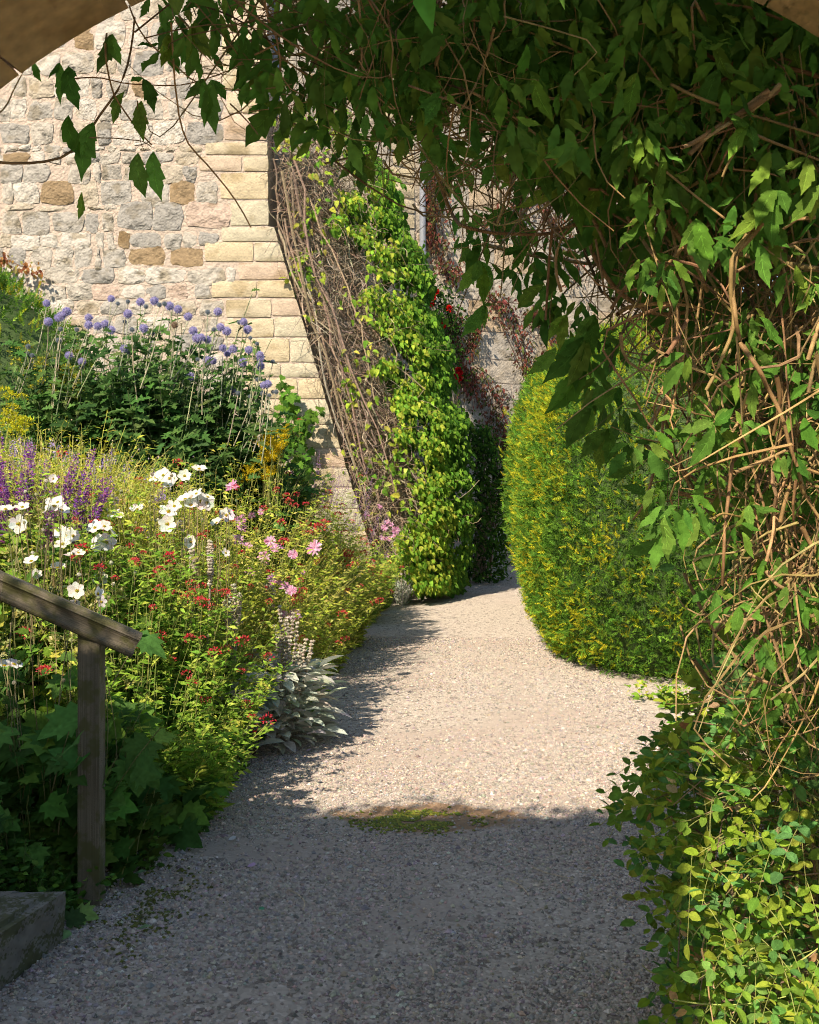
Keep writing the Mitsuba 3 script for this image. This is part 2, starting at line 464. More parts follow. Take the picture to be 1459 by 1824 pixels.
# ------------------------------------------------------------------ stones
def stone_mesh(x0, x1, z0, z1, y, proud, seed, n=6, jitter=0.018, rnd=0.25, rough=0.012, shear=None):
    """A stone's face with rounded arrises that runs back into the wall; returns (v, f)."""
    r = np.random.default_rng(seed)
    g = np.linspace(-1, 1, n)
    U, V = np.meshgrid(g, g, indexing='ij')
    rim = np.maximum(np.abs(U), np.abs(V))
    k = rnd * rim ** 4
    Uc, Vc = U * np.sqrt(1 - k * V ** 2), V * np.sqrt(1 - k * U ** 2)
    cx, cz, hx, hz = (x0 + x1) / 2, (z0 + z1) / 2, (x1 - x0) / 2, (z1 - z0) / 2
    cj = r.uniform(-jitter, jitter, (2, 2, 2))
    bil = lambda a: ((1 - Uc) * (1 - Vc) * a[0, 0] + (1 + Uc) * (1 - Vc) * a[1, 0] + (1 - Uc) * (1 + Vc) * a[0, 1] + (1 + Uc) * (1 + Vc) * a[1, 1]) / 4
    nx = meshkit.noise(np.stack([U * 1.7 + seed, V * 1.7, 0 * U], -1), 1) - 0.5
    nz = meshkit.noise(np.stack([U * 1.7, V * 1.7 + seed, 0 * U], -1), 2) - 0.5
    X = cx + Uc * hx + bil(cj[0]) + nx * jitter * 1.4 * rim
    Z = cz + Vc * hz + bil(cj[1]) + nz * jitter * 1.4 * rim
    if shear is not None:
        X = X + shear(Z, U)
    dn = meshkit.fbm(np.stack([X * 9, Z * 9, 0 * X + seed], -1), 3, 4) - 0.5
    Y = y - proud * (1 - 0.55 * rim ** 6) - rough * 2 * dn
    v = np.stack([X, Y, Z], -1)
    ring = [(i, 0) for i in range(n)] + [(n - 1, j) for j in range(1, n)] + [(i, n - 1) for i in range(n - 2, -1, -1)] + [(0, j) for j in range(n - 2, 0, -1)]
    back = np.array([[v[i, j, 0], y + 0.06, v[i, j, 2]] for i, j in ring])
    idx = np.arange(n * n).reshape(n, n)
    i, j = np.meshgrid(np.arange(n - 1), np.arange(n - 1), indexing='ij')
    q = np.stack([idx[i, j], idx[i + 1, j], idx[i + 1, j + 1], idx[i, j + 1]], -1).reshape(-1, 4)
    m = len(ring)
    rim_v = np.array([v[i, j] for i, j in ring])                  # the sides have corners of their own, so that the arris stays crisp
    q2 = np.array([[n * n + m + a, n * n + a, n * n + (a + 1) % m, n * n + m + (a + 1) % m] for a in range(m)])
    q = np.vstack([q, q2])
    return np.vstack([v.reshape(-1, 3), back, rim_v]), np.vstack([q[:, [0, 1, 2]], q[:, [0, 2, 3]]])


def with_uv(vf, tone, seed):
    v, f = vf
    return v, f, np.broadcast_to([tone, seed], (len(v), 2))


# the wall with the raked buttress, facing the camera at y = 13
WY, SC = 13.0, 13.0 / FOCAL
wx = lambda px: (px - 729.5) * SC
wz = lambda py: EYE + (HORIZON - py) * SC
wall = thing('stone_wall', 'tall sunlit wall of rough pale grey stones in wide pinkish mortar', 'wall')
WTOP = 7.3


def rake(z):                                                      # right-hand edge of wall and buttress
    py = HORIZON - (z - EYE) / SC
    return wx(np.where(py < 404, 477 + (py - 250) * 0.01, 487 + (py - 404) * 0.3004))


prof = [(-7.5, -0.3), (float(rake(np.array(-0.3))), -0.3), (float(rake(np.array(wz(404.5)))), wz(404.5)), (wx(477), wz(403)), (wx(475), WTOP), (-7.5, WTOP)]
m = trimesh.creation.extrude_polygon(sg.Polygon(prof), 1.2)
core = np.array(m.vertices)[:, [0, 2, 1]] * [1, 1, 1] + [0, WY, 0]
part(wall, 'mortar', (core, np.array(m.faces)[:, ::-1], np.zeros((len(core), 2))), 'mortar', uv=True)
Q = 3.04
rows = [
    (60, 170, [(60, 150), (155, 290), (300, 400), (415, 480), (485, 560), (570, 700), (715, 820), (835, 900), (915, 1040), (1050, 1180)]),
    (175, 285, [(-60, 60), (65, 140), (155, 285), (305, 400), (415, 520), (530, 640), (650, 740), (760, 880), (900, 1000), (1010, 1110), (1120, 1205)]),
    (300, 420, [(-120, -10), (0, 165), (170, 300), (315, 475), (520, 610), (620, 730), (740, 820), (830, 1005), (1015, 1205)]),
    (428, 458, [(-40, 10), (20, 100), (110, 160), (165, 225), (235, 330), (340, 420), (500, 570), (580, 630), (640, 730), (760, 820), (840, 880), (890, 960), (975, 1085)]),
    (462, 524, [(-90, 10), (20, 165), (180, 245), (252, 330), (340, 430), (440, 545), (550, 650), (660, 760), (770, 832), (840, 940), (945, 1080)]),
    (530, 622, [(-140, -12), (0, 125), (135, 280), (370, 490), (500, 540), (548, 660), (670, 745), (760, 870), (880, 985), (995, 1060)]),
    (614, 742, [(-100, 0), (14, 62), (75, 210), (224, 400), (445, 525), (540, 715), (750, 905), (920, 1055), (1064, 1180)]),
    (745, 778, [(-120, 0), (15, 180), (210, 370), (480, 545), (565, 625)]),
    (786, 900, [(-130, -10), (0, 105), (115, 275), (282, 455), (466, 538), (542, 620)]),
    (722, 880, [(645, 820), (832, 995)]), (732, 866, [(1006, 1246)]),
    (896, 978, [(-100, -5), (3, 55), (63, 215), (222, 305), (320, 500), (515, 575), (585, 625), (630, 710), (716, 870), (890, 975), (986, 1060), (1070, 1185)]),
    (972, 1086, [(-70, 30), (40, 145), (163, 280), (296, 390), (405, 505), (515, 546), (552, 680), (695, 890), (925, 1095)]),
    (1084, 1175, [(-80, 60), (70, 140), (150, 235), (240, 430), (445, 615), (630, 785), (792, 1002), (1015, 1206), (1216, 1270)]),
    (1180, 1256, [(-90, 70), (80, 215), (225, 350), (360, 495), (505, 640), (660, 780), (790, 900), (915, 1020), (1055, 1140)]),
    (1262, 1340, [(-60, 90), (100, 230), (240, 400), (410, 545), (555, 690), (700, 830), (900, 1065), (1085, 1215)]),
]
special = {(614, 920): 0.95, (896, 630): 0.94, (972, 695): 0.96, (1180, 505): 0.85, (462, 20): 0.93, (732, 1006): 0.84, (722, 645): 0.60, (300, 315): 0.72, (428, 760): 0.75, (428, 975): 0.76,
           (428, 840): 0.75, (175, 65): 0.3, (1180, 915): 0.82, (300, 0): 0.55, (786, 282): 0.44, (722, 832): 0.58, (786, 115): 0.45}
stones = []
for y0, y1, spans in rows:
    for a, b in spans:
        stones.append((a / Q, b / Q, 120 + y0 / Q, 120 + y1 / Q, special.get((y0, a))))
rng = np.random.default_rng(5)


def random_course(py0, py1, xa, xb):
    x = xa
    while x < xb - 12:
        w = rng.uniform(26, 62) * (0.7 if py1 - py0 < 25 else 1)
        stones.append((x, min(x + w - 5, xb), py0 + rng.uniform(0, 3), py1 - rng.uniform(2, 5), None))
        x += w


py = 136
while py > -120:
    h = rng.choice([22, 36, 40, 46, 52])
    random_course(py - h, py, -50, 396 if py > 20 else 410)
    py -= h
py = 563
while py < 720:
    h = rng.choice([28, 34, 40])
    random_course(py, py + h, -50, 395 + (py - 560) * 0.2)
    py += h
for k, (a, b, c, d, tone) in enumerate(stones):
    t = rng.uniform(0, 0.83) if tone is None else tone
    if tone is None and rng.random() < 0.02:
        t = 0.93
    vf = stone_mesh(wx(a), wx(b), wz(d), wz(c), WY, 0.010 + 0.012 * rng.random(), 100 + k, n=7, jitter=0.026, rnd=0.22, rough=0.015)
    part(wall, 'stone', with_uv(vf, t, k * 0.013), 'rubble', uv=True, smooth=True)
quoins = [(398, 474, 100, 162, .1), (404, 430, 165, 202, .2), (432, 476, 165, 202, .35), (400, 476, 205, 250, .8), (366, 477, 253, 276, .1), (355, 431, 278, 305, .78), (434, 478, 278, 305, .3),
          (393, 478, 308, 355, .4), (411, 478, 358, 402, .6), (395, 0, 405, 430, .65), (365, 452, 432, 466, .4), (454, 0, 432, 466, .7), (425, 0, 468, 498, .8), (378, 457, 500, 530, .35),
          (459, 0, 500, 530, .5), (403, 483, 533, 566, .2), (485, 0, 533, 563, .77), (400, 488, 568, 601, .3), (490, 0, 565, 600, .62), (428, 516, 603, 645, .45), (518, 0, 602, 645, .6),
          (440, 500, 647, 672, .2), (502, 0, 647, 672, .62), (440, 530, 674, 710, .5), (532, 0, 674, 710, .4), (420, 520, 712, 755, .1), (522, 0, 712, 755, .65), (430, 540, 757, 798, .3),
          (542, 0, 757, 798, .2), (440, 562, 800, 832, .65), (564, 0, 800, 832, .82), (450, 556, 834, 868, .4), (558, 0, 834, 868, .9), (450, 590, 870, 905, .1), (592, 0, 870, 905, .9),
          (470, 570, 907, 945, .3), (572, 0, 907, 945, .9), (480, 600, 947, 985, .3), (602, 0, 947, 985, .4), (395, 474, 60, 98, .3), (400, 473, 20, 58, .8), (390, 473, -30, 18, .2), (400, 472, -80, -32, .5)]
for k, (a, b, c, d, tone) in enumerate(quoins):
    z0, z1 = wz(d) + 0.004, wz(c) - 0.004
    if b:
        vf = stone_mesh(wx(a), wx(b), z0, z1, WY, 0.028, 900 + k, jitter=0.005, rnd=0.06, rough=0.005)
    else:
        zm = (z0 + z1) / 2
        xr = float(rake(np.array(zm))) + 0.01
        slope = -0.3004
        vf = stone_mesh(wx(a), xr, z0, z1, WY, 0.03, 900 + k, jitter=0.004, rnd=0.04, rough=0.005, shear=lambda Z, U, zm=zm: slope * (Z - zm) * (U + 1) / 2)
    part(wall, 'quoin', with_uv(vf, tone + rng.uniform(-0.03, 0.03), k * 0.021), 'ashlar', uv=True, smooth=True)
# an added solid core hidden behind the creeper, blocking light between its stems
added_core = [(-1.9, -0.3), (float(rake(np.array(-0.3))) + 0.75, -0.3), (-0.95, 5.5), (-1.9, 5.5)]
m = trimesh.creation.extrude_polygon(sg.Polygon(added_core), 1.2)
hv = np.array(m.vertices)[:, [0, 2, 1]] + [0, 13.9, 0]
part(wall, 'buttress', (hv, np.array(m.faces)[:, ::-1], np.full((len(hv), 2), 0.4)), 'far_ashlar', uv=True, label='added solid core behind the creeper that blocks light between its stems')

# the far wall, turned a little to the right
far = thing('ashlar_wall', 'far grey wall of large squared blocks closing the end of the path', 'wall')
FA = math.radians(30)
fdir, fn_ = np.array([math.cos(FA), math.sin(FA), 0]), np.array([math.sin(FA), -math.cos(FA), 0])
FO = np.array([0.3, 17.3, 0.0])


def far_pt(u, z, out=0.0):
    u, z, out = np.broadcast_arrays(np.asarray(u, float), np.asarray(z, float), np.asarray(out, float))
    return FO + u[..., None] * fdir + out[..., None] * fn_ + z[..., None] * np.array([0, 0, 1.0])


def far_hit(px, py, out=0.0):
    """u, z on the far wall where the photograph shows (px, py)."""
    k = (px - 729.5) / FOCAL
    o = FO + out * fn_
    d = (o[1] * fdir[0] - o[0] * fdir[1]) / (fdir[0] - k * fdir[1])
    return (k * d - o[0]) / fdir[0], EYE + (HORIZON - py) * d / FOCAL


def far_map(vf):
    v, f = vf
    return far_pt(v[:, 0], v[:, 2], -v[:, 1]), f


b = box(-4.5, 6, 0.0, 0.6, -0.3, 11.0)
v_, f_ = far_map(b)
part(far, 'mortar', (v_, f_, np.zeros((len(v_), 2))), 'mortar', uv=True)
z, k = 0.0, 0
while z < 10.8:
    h = rng.uniform(0.36, 0.5)
    u = -2.6 + rng.uniform(0, 0.4)
    while u < 3.6:
        w = rng.uniform(0.5, 0.95)
        vf = far_map(stone_mesh(u, u + w - 0.012, z + 0.006, min(z + h, 11) - 0.006, 0.0, 0.022, 2000 + k, n=5, jitter=0.006, rnd=0.06, rough=0.012))
        part(far, 'block', with_uv(vf, rng.random(), k * 0.017), 'far_ashlar', uv=True, smooth=True)
        u += w; k += 1
    z += h
# quoin strip left of the pipe, with dark open joints
for k in range(16):
    z0 = 3.9 + k * 0.23
    u0 = -0.64 - (0.12 if k % 2 else 0)
    vf = far_map(stone_mesh(u0, -0.28, z0 + 0.018, z0 + 0.212, -0.02, 0.03, 3000 + k, n=5, jitter=0.004, rnd=0.05, rough=0.005))
    part(far, 'quoin', with_uv(vf, 0.2 + 0.5 * rng.random(), k * 0.1), 'ashlar', uv=True, smooth=True)

pipe = thing('drainpipe', 'slim blue-grey drainpipe running down the far wall beside reddish creeper', 'drainpipe')
pp = far_pt(np.array([-0.17, -0.17]), np.array([2.9, 10.5]), np.array([0.10, 0.10]))
part(pipe, 'pipe', tubes(np.linspace(pp[0], pp[1], 6), 0.05, (0.3, 0.3, 0.3), 12, 1.0), 'pipe_metal', smooth=True)
for zc in (3.6, 4.9, 6.2):
    m = trimesh.creation.cylinder(0.062, 0.07, sections=14)
    part(pipe, 'collar', (np.array(m.vertices) + far_pt(-0.17, zc, 0.10), np.array(m.faces), np.full((len(m.vertices), 3), 0.3)), 'pipe_metal')
pipe = thing('drainpipe', 'grey lead pipe in the corner high beside the pale wall, behind the hanging leaves', 'drainpipe')
part(pipe, 'pipe', tubes(np.linspace(P(490, 210, 13.6), P(490, -60, 13.6), 5), 0.06, (0.3, 0.3, 0.3), 12, 1.0), 'pipe_metal', smooth=True)
for yy in (40, 150):
    m = trimesh.creation.cylinder(0.075, 0.09, sections=14)
    part(pipe, 'collar', (np.array(m.vertices) + P(490, yy, 13.6), np.array(m.faces), np.full((len(m.vertices), 3), 0.3)), 'pipe_metal')

# ------------------------------------------------------------------ the garden archway round the picture; an added wall beside the camera shades the near path
arch = thing('stone_archway', 'brown stone arch overhead framing the view from the top corners', 'archway')
CX, CZ, R0, R1, AY0, AY1 = 0.06, 1.214, 1.152, 1.47, 1.55, 1.80
JL, JR, TOP = -0.78, 0.90, 2.80
a0, a1 = math.atan2(math.sqrt(R0 ** 2 - (JL - CX) ** 2), JL - CX), math.atan2(math.sqrt(R0 ** 2 - (JR - CX) ** 2), JR - CX)
nv = 9
for k in range(nv):
    b0 = a1 + (a0 - a1) * k / nv + 0.002
    b1 = a1 + (a0 - a1) * (k + 1) / nv - 0.002
    t = np.linspace(b0, b1, 7)
    poly = [(CX + R0 * math.cos(q), CZ + R0 * math.sin(q)) for q in t] + [(CX + R1 * math.cos(q), CZ + R1 * math.sin(q)) for q in t[::-1]]
    m = trimesh.creation.extrude_polygon(sg.Polygon(poly), AY1 - AY0)
    m = m.subdivide_to_size(0.08)
    vv = np.array(m.vertices)[:, [0, 2, 1]] + [0, AY0 - 0.01, 0]
    vv = vv + (meshkit.fbm(vv * 14, 3, 7)[:, None] - 0.5) * [0.012, 0.012, 0.012]
    part(arch, 'voussoir', (vv, np.array(m.faces)[:, ::-1], np.broadcast_to([rng.random(), k * 0.3], (len(vv), 2))), 'arch_stone', uv=True)
t = np.linspace(a1, a0, 40)
ring = [(CX + (R0 + 0.008) * math.cos(q), CZ + (R0 + 0.008) * math.sin(q)) for q in t] + [(CX + (R1 - 0.01) * math.cos(q), CZ + (R1 - 0.01) * math.sin(q)) for q in t[::-1]]
m = trimesh.creation.extrude_polygon(sg.Polygon(ring), AY1 - AY0 - 0.03)
vv = np.array(m.vertices)[:, [0, 2, 1]] + [0, AY0 + 0.01, 0]
part(arch, 'mortar', (vv, np.array(m.faces)[:, ::-1], np.zeros((len(vv), 2))), 'mortar', uv=True)
t = np.linspace(a1, a0, 30)
hole = [(CX + (R1 + 0.002) * math.cos(q), CZ + (R1 + 0.002) * math.sin(q)) for q in t]
poly = sg.box(-7, -0.2, 7, TOP).difference(sg.Polygon([(JR, -0.3)] + [(JR, hole[0][1])] + hole + [(JL, hole[-1][1]), (JL, -0.3)]))
for g in getattr(poly, 'geoms', [poly]):
    m = trimesh.creation.extrude_polygon(g, AY1 - AY0 - 0.02)
    vv = np.array(m.vertices)[:, [0, 2, 1]] + [0, AY0, 0]
    part(arch, 'wall', (vv, np.array(m.faces)[:, ::-1], np.broadcast_to([0.2, 0.1], (len(vv), 2))), 'arch_stone', uv=True)
v_, f_ = box(-0.98, JL, -0.3, 1.2, -0.2, 4.3)
part(arch, 'added_shade_wall', (v_, f_, np.broadcast_to([0.5, 0.1], (len(v_), 2))), 'arch_stone', uv=True)  # added out of view to keep the sun off the near gravel

# ------------------------------------------------------------------ steps, handrail
for k in range(3):
    st = thing('stone_step', ['worn grey stone step with a mossy side at the foot of the handrail', 'second stone step up to the left behind the lowest step', 'third stone step, highest of the flight at the left edge'][k], 'step', 'stone steps')
    x1, x0 = -1.11 - 0.36 * k, -1.11 - 0.36 * k - 0.40
    z1 = 0.178 * (k + 1)
    m = trimesh.creation.box(bounds=[[x0, 1.85, z1 - 0.18 - (0.1 if k == 0 else 0)], [x1, 3.62 + 0.03 * k, z1]]).subdivide_to_size(0.045)
    vv = np.array(m.vertices)
    c = (np.array([x0, 1.85, z1 - 0.18]) + [x1, 3.62, z1]) / 2
    vv = vv + ((meshkit.fbm(vv * 6, 3, 30 + k) - 0.5) * 0.05 + (meshkit.fbm(vv * 22, 3, 40 + k) - 0.5) * 0.022 * (vv[:, 2] < z1 - 0.01))[:, None] * unit(vv - c)
    vv[:, 0] += (vv[:, 1] - 3.62) * 0.26                            # the flight stands a little askew to the arch
    top = vv[:, 2] > z1 - 0.03
    near_edge = np.minimum(np.abs(vv[:, 0] - (vv[:, 1] - 3.62) * 0.26 - x1), np.abs(vv[:, 1] - 3.62)) < 0.03
    vv[top & near_edge, 2] -= 0.014
    part(st, 'slab', (vv, np.array(m.faces), np.zeros((len(vv), 2))), 'slab_stone', uv=True, smooth=False)

rail = thing('handrail', 'weathered dark timber handrail sloping up to the left on a square post', 'handrail')
E0 = P(243, 1148, 3.98)
E1 = P(0, 1043, 3.84)
dr_ = unit(E1 - E0)
E1 = E0 + dr_ * 1.9
side = unit(np.cross(dr_, [0, 0, 1])); up = np.cross(side, dr_)
sec = sg.box(-0.036, -0.046, 0.036, 0.046).buffer(-0.02).buffer(0.02, 8)
groove = sg.Point(0.044, -0.004).buffer(0.026, 8).union(sg.Point(-0.044, -0.004).buffer(0.026, 8))
pts = np.array(sec.difference(groove).simplify(0.0006).exterior.coords)[:-1]
if sg.Polygon(pts).exterior.is_ccw is False:
    pts = pts[::-1]
L = np.linspace(0, 1.9, 40)
n = len(pts)
wob = 0.004 * (meshkit.fbm(np.stack([L * 4, 0 * L, 0 * L], -1), 3, 3) - 0.5)
v = np.array([E0 + dr_ * l + side * (p[0] + wob[i]) + up * (p[1] + wob[i]) for i, l in enumerate(L) for p in pts])
i, j = np.meshgrid(np.arange(len(L) - 1), np.arange(n), indexing='ij')
q = np.stack([i * n + j, i * n + (j + 1) % n, (i + 1) * n + (j + 1) % n, (i + 1) * n + j], -1).reshape(-1, 4)
uvs = np.array([[l, k / n] for l in L for k in range(n)])
cap, capf = trimesh.creation.triangulate_polygon(sg.Polygon(pts))
cv = np.array([E0 + side * p[0] + up * p[1] - dr_ * 0.0005 for p in cap])
v = np.vstack([v, cv]); uvs = np.vstack([uvs, cap * 3])
f = np.vstack([q[:, [0, 1, 2]], q[:, [0, 2, 3]], np.array(capf) + len(L) * n])
sm = trimesh.graph.smooth_shade(trimesh.Trimesh(v, f, process=False), angle=math.radians(40), facet_minarea=None)
part(rail, 'rail', (v, f, uvs), 'old_wood', uv=True)
for k, t_ in enumerate((0.16, 1.6)):
    base = E0 + dr_ * t_ - up * 0.044
    cx, cy = base[0] + 0.002 * (k == 0), base[1] + 0.03
    hw = 0.038
    m = trimesh.creation.box(bounds=[[cx - hw, cy - hw, -0.1], [cx + hw, cy + hw, 0.0]])
    vv = np.array(m.vertices)
    topz = lambda x: base[2] + (x - base[0]) * dr_[2] / dr_[0]
    vv[:, 2] = np.where(vv[:, 2] > -0.05, topz(vv[:, 0]) + 0.01, -0.1)
    mm = trimesh.Trimesh(vv, m.faces, process=False).subdivide_to_size(0.09)
    vv = np.array(mm.vertices)
    uvp = np.column_stack([vv[:, 2], (vv[:, 0] - cx + vv[:, 1] - cy) * 3])
    part(rail, 'post', (vv, np.array(mm.faces), uvp), 'old_wood', uv=True)

# ------------------------------------------------------------------ foliage colours (albedo of the leaf itself)
DEEP = [(0.035, 0.085, 0.018), (0.045, 0.105, 0.02), (0.03, 0.07, 0.02)]
MID = [(0.09, 0.21, 0.03), (0.12, 0.25, 0.035), (0.07, 0.17, 0.03)]
BRIGHT = [(0.20, 0.38, 0.045), (0.25, 0.43, 0.05), (0.15, 0.32, 0.04)]
LIME = [(0.42, 0.50, 0.07), (0.37, 0.48, 0.06), (0.50, 0.53, 0.12)]
YELLOW = [(0.56, 0.52, 0.03), (0.48, 0.48, 0.03), (0.40, 0.46, 0.035)]
STEM = [(0.16, 0.19, 0.06), (0.22, 0.22, 0.09), (0.26, 0.22, 0.11)]
TAN = [(0.33, 0.22, 0.10), (0.27, 0.175, 0.08), (0.38, 0.265, 0.125), (0.23, 0.15, 0.07), (0.30, 0.215, 0.09)]
GREY_TWIG = [(0.34, 0.27, 0.20), (0.28, 0.21, 0.155), (0.42, 0.35, 0.27), (0.20, 0.145, 0.11)]


def surface_points(rng, n, c, r, e=(2.6, 2.6), zmin=-0.98, facing=None):
    """Points and normals on a superellipsoid with its base at c (half height r[2])."""
    out_p, out_n = [], []
    while sum(map(len, out_p)) < n:
        d = rand_dir(rng, n)
        k = (np.abs(d[:, 0]) ** e[0] + np.abs(d[:, 1]) ** e[0]) ** (e[1] / e[0]) + np.abs(d[:, 2]) ** e[1]
        p = d * k[:, None] ** (-1 / e[1])
        nn = unit(np.sign(p) * np.abs(p) ** (e[0] - 1) / np.asarray(r))
        keep = p[:, 2] > zmin
        if facing is not None:
            keep &= nn @ unit(np.asarray(facing, float)) > -0.25
        w = np.linalg.norm(p * r, axis=1)
        out_p.append((p * r)[keep]); out_n.append(nn[keep])
    p, nn = np.vstack(out_p)[:n], np.vstack(out_n)[:n]
    return p + np.asarray(c, float), nn


def yew_sprig(rng, pairs=4):
    """One yew shoot: needles in two ranks along a short axis; triangles only."""
    v, f = [], []
    for k in range(pairs):
        y = 0.1 + 0.8 * k / pairs
        L = 0.34 * (1 - 0.5 * k / pairs)
        for s in (-1, 1):
            a = rng.uniform(0.5, 0.9)
            up = rng.uniform(-0.05, 0.25)
            b = len(v)
            v += [[0, y - 0.07, 0], [0, y + 0.07, 0], [s * L * math.cos(a), y + L * math.sin(a), up * L]]
            f += [[b, b + 1, b + 2]]
    b = len(v)
    v += [[-0.05, 0.75, 0.0], [0.05, 0.75, 0.0], [0, 1.1, 0.04]]
    f += [[b, b + 1, b + 2]]
    return np.array(v), np.array(f)


def topiary(name, label, cat, c, r, n, e, size, yellow, seed, facing=(-0.5, -1, 0.3), wild=40):
    g = np.random.default_rng(seed)
    root = thing(name, label, cat, 'clipped yews along the path')
    th, ph = np.meshgrid(np.linspace(0, 2 * np.pi, 49), np.linspace(-1, 1, 25), indexing='ij')
    d = np.stack([np.cos(th) * np.cos(ph * np.pi / 2), np.sin(th) * np.cos(ph * np.pi / 2), np.sin(ph * np.pi / 2)], -1).reshape(-1, 3)
    k = (np.abs(d[:, 0]) ** e[0] + np.abs(d[:, 1]) ** e[0]) ** (e[1] / e[0]) + np.abs(d[:, 2]) ** e[1]
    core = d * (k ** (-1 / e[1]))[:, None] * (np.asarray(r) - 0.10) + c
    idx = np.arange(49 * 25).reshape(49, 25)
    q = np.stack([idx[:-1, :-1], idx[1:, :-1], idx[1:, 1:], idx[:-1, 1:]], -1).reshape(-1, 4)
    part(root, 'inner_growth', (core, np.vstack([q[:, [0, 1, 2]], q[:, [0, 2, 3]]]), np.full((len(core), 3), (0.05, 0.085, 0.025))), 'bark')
    p, nn = surface_points(g, n, c, r, e, facing=facing)
    keep = (p[:, 2] > 0.02) & ((p[:, 0] < c[0] + 0.7) | (g.random(len(p)) < 0.3))
    p, nn = p[keep], nn[keep]
    lump = meshkit.fbm(p * 3.2, 3, seed) - 0.5
    lump2 = meshkit.fbm(p * 9, 2, seed + 9) - 0.5
    p = p + nn * (0.10 * lump + 0.10 * lump2 + 0.03 * g.standard_normal(len(p)))[:, None]
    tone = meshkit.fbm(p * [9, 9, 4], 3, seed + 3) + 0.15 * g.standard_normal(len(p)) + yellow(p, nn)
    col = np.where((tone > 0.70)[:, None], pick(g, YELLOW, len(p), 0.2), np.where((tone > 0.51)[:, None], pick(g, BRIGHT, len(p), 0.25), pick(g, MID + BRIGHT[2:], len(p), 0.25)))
    along = unit(0.6 * nn + 0.45 * np.array([0, 0, 1.0]) + 0.75 * rand_dir(g, len(p)))
    mb = MB()
    sp = [yew_sprig(g) for _ in range(4)]
    inner = g.choice(len(p), len(p) // 3, replace=False)             # older shoots a little deeper in
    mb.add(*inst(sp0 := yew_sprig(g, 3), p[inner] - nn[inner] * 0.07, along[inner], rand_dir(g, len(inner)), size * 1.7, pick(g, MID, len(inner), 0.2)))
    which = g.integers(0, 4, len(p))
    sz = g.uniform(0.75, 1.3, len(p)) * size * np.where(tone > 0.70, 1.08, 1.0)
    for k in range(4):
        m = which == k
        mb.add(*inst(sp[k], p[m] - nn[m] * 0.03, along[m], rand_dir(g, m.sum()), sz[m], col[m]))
    # stray shoots that the shears have missed
    m = g.choice(len(p), wild, replace=False)
    for t in range(3):
        mb.add(*inst(sp[t], p[m] + t * 0.045 * unit(nn[m] + [0, 0, 1.2]), unit(nn[m] + [0, 0, 1.2] + 0.3 * rand_dir(g, wild)), rand_dir(g, wild), 0.07, pick(g, YELLOW, wild)))
    part(root, 'foliage', mb, 'leaf', kind='stuff')


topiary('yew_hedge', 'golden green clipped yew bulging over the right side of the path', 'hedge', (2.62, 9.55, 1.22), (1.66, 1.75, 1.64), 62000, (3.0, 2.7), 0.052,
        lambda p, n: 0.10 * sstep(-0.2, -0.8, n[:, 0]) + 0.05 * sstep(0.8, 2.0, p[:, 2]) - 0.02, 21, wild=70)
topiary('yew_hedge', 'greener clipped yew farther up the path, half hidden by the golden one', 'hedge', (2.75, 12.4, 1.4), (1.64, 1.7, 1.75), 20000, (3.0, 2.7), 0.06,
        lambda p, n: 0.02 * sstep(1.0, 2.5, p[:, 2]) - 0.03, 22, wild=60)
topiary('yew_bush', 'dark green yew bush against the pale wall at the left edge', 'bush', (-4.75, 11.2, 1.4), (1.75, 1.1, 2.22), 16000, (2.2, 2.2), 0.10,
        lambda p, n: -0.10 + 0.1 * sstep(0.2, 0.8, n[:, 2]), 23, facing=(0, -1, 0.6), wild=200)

# ------------------------------------------------------------------ the creeper on the buttress
rng = np.random.default_rng(31)
creeper = thing('climbing_plant', 'tall climber on the raked buttress, bare grey stems at left, bright green leaves at right', 'climbing plant')


def band(t):
    """Left and right outline (photograph columns) of the creeper at row t."""
    l = np.interp(t, [185, 250, 405, 600, 800, 925, 1050], [487, 482, 492, 550, 610, 648, 700])
    r = np.interp(t, [185, 260, 350, 430, 560, 700, 850, 1000, 1055], [600, 665, 700, 735, 775, 805, 838, 835, 800])
    s = np.interp(t, [185, 300, 350, 450, 560, 700, 800, 880, 930, 1055], [575, 610, 600, 650, 672, 690, 700, 735, 720, 690])   # where the leaves begin
    wob = 16 * np.sin(np.asarray(t) / 23.0) + 12 * np.sin(np.asarray(t) / 9.7 + 1)
    return l, r + 0.45 * wob, s + wob


def skin_depth(u):
    return 13.0 + 0.9 * u ** 1.5


n = 170
paths = []
for k in range(n):
    t0 = rng.uniform(185, 880)
    u = rng.uniform(0.0, 0.62)
    ln = rng.uniform(70, 260)
    K = 9
    ts = t0 + np.linspace(0, ln, K)
    l, r, s = band(np.minimum(ts, 1000))
    wander = np.cumsum(rng.normal(0, 11, K)) + np.linspace(0, rng.normal(-8, 25), K)
    px = l + 6 + u * (s - l + 40) + wander
    px = np.maximum(px, l + 3)
    d = skin_depth(u) + rng.uniform(-0.12, 0.55) + np.cumsum(rng.normal(0, 0.02, K))
    paths.append(P(px, np.minimum(ts, 990), np.maximum(d, 12.86)))
mb = MB()
mb.add(*tubes(np.array(paths), rng.uniform(0.004, 0.013, n), pick(rng, GREY_TWIG, n, 0.15), 4, 0.6))
part(creeper, 'stem', mb, 'bark', kind='stuff')
n = 2300                                                            # thin tangled twigs across
t0 = rng.uniform(190, 960, n); l, r, s = band(t0)
u = rng.uniform(0, 0.95, n)
a = P(l + 5 + u * (s - l + 45), t0, skin_depth(u) + rng.uniform(-0.2, 0.35, n))
dirs = unit(rng.standard_normal((n, 3)) * [1, 0.5, 0.9] + [0.2, -0.1, -0.25])
ln = rng.uniform(0.15, 0.6, n)
K = 6
w = np.linspace(0, 1, K)
bend = rand_dir(rng, n) * 0.2
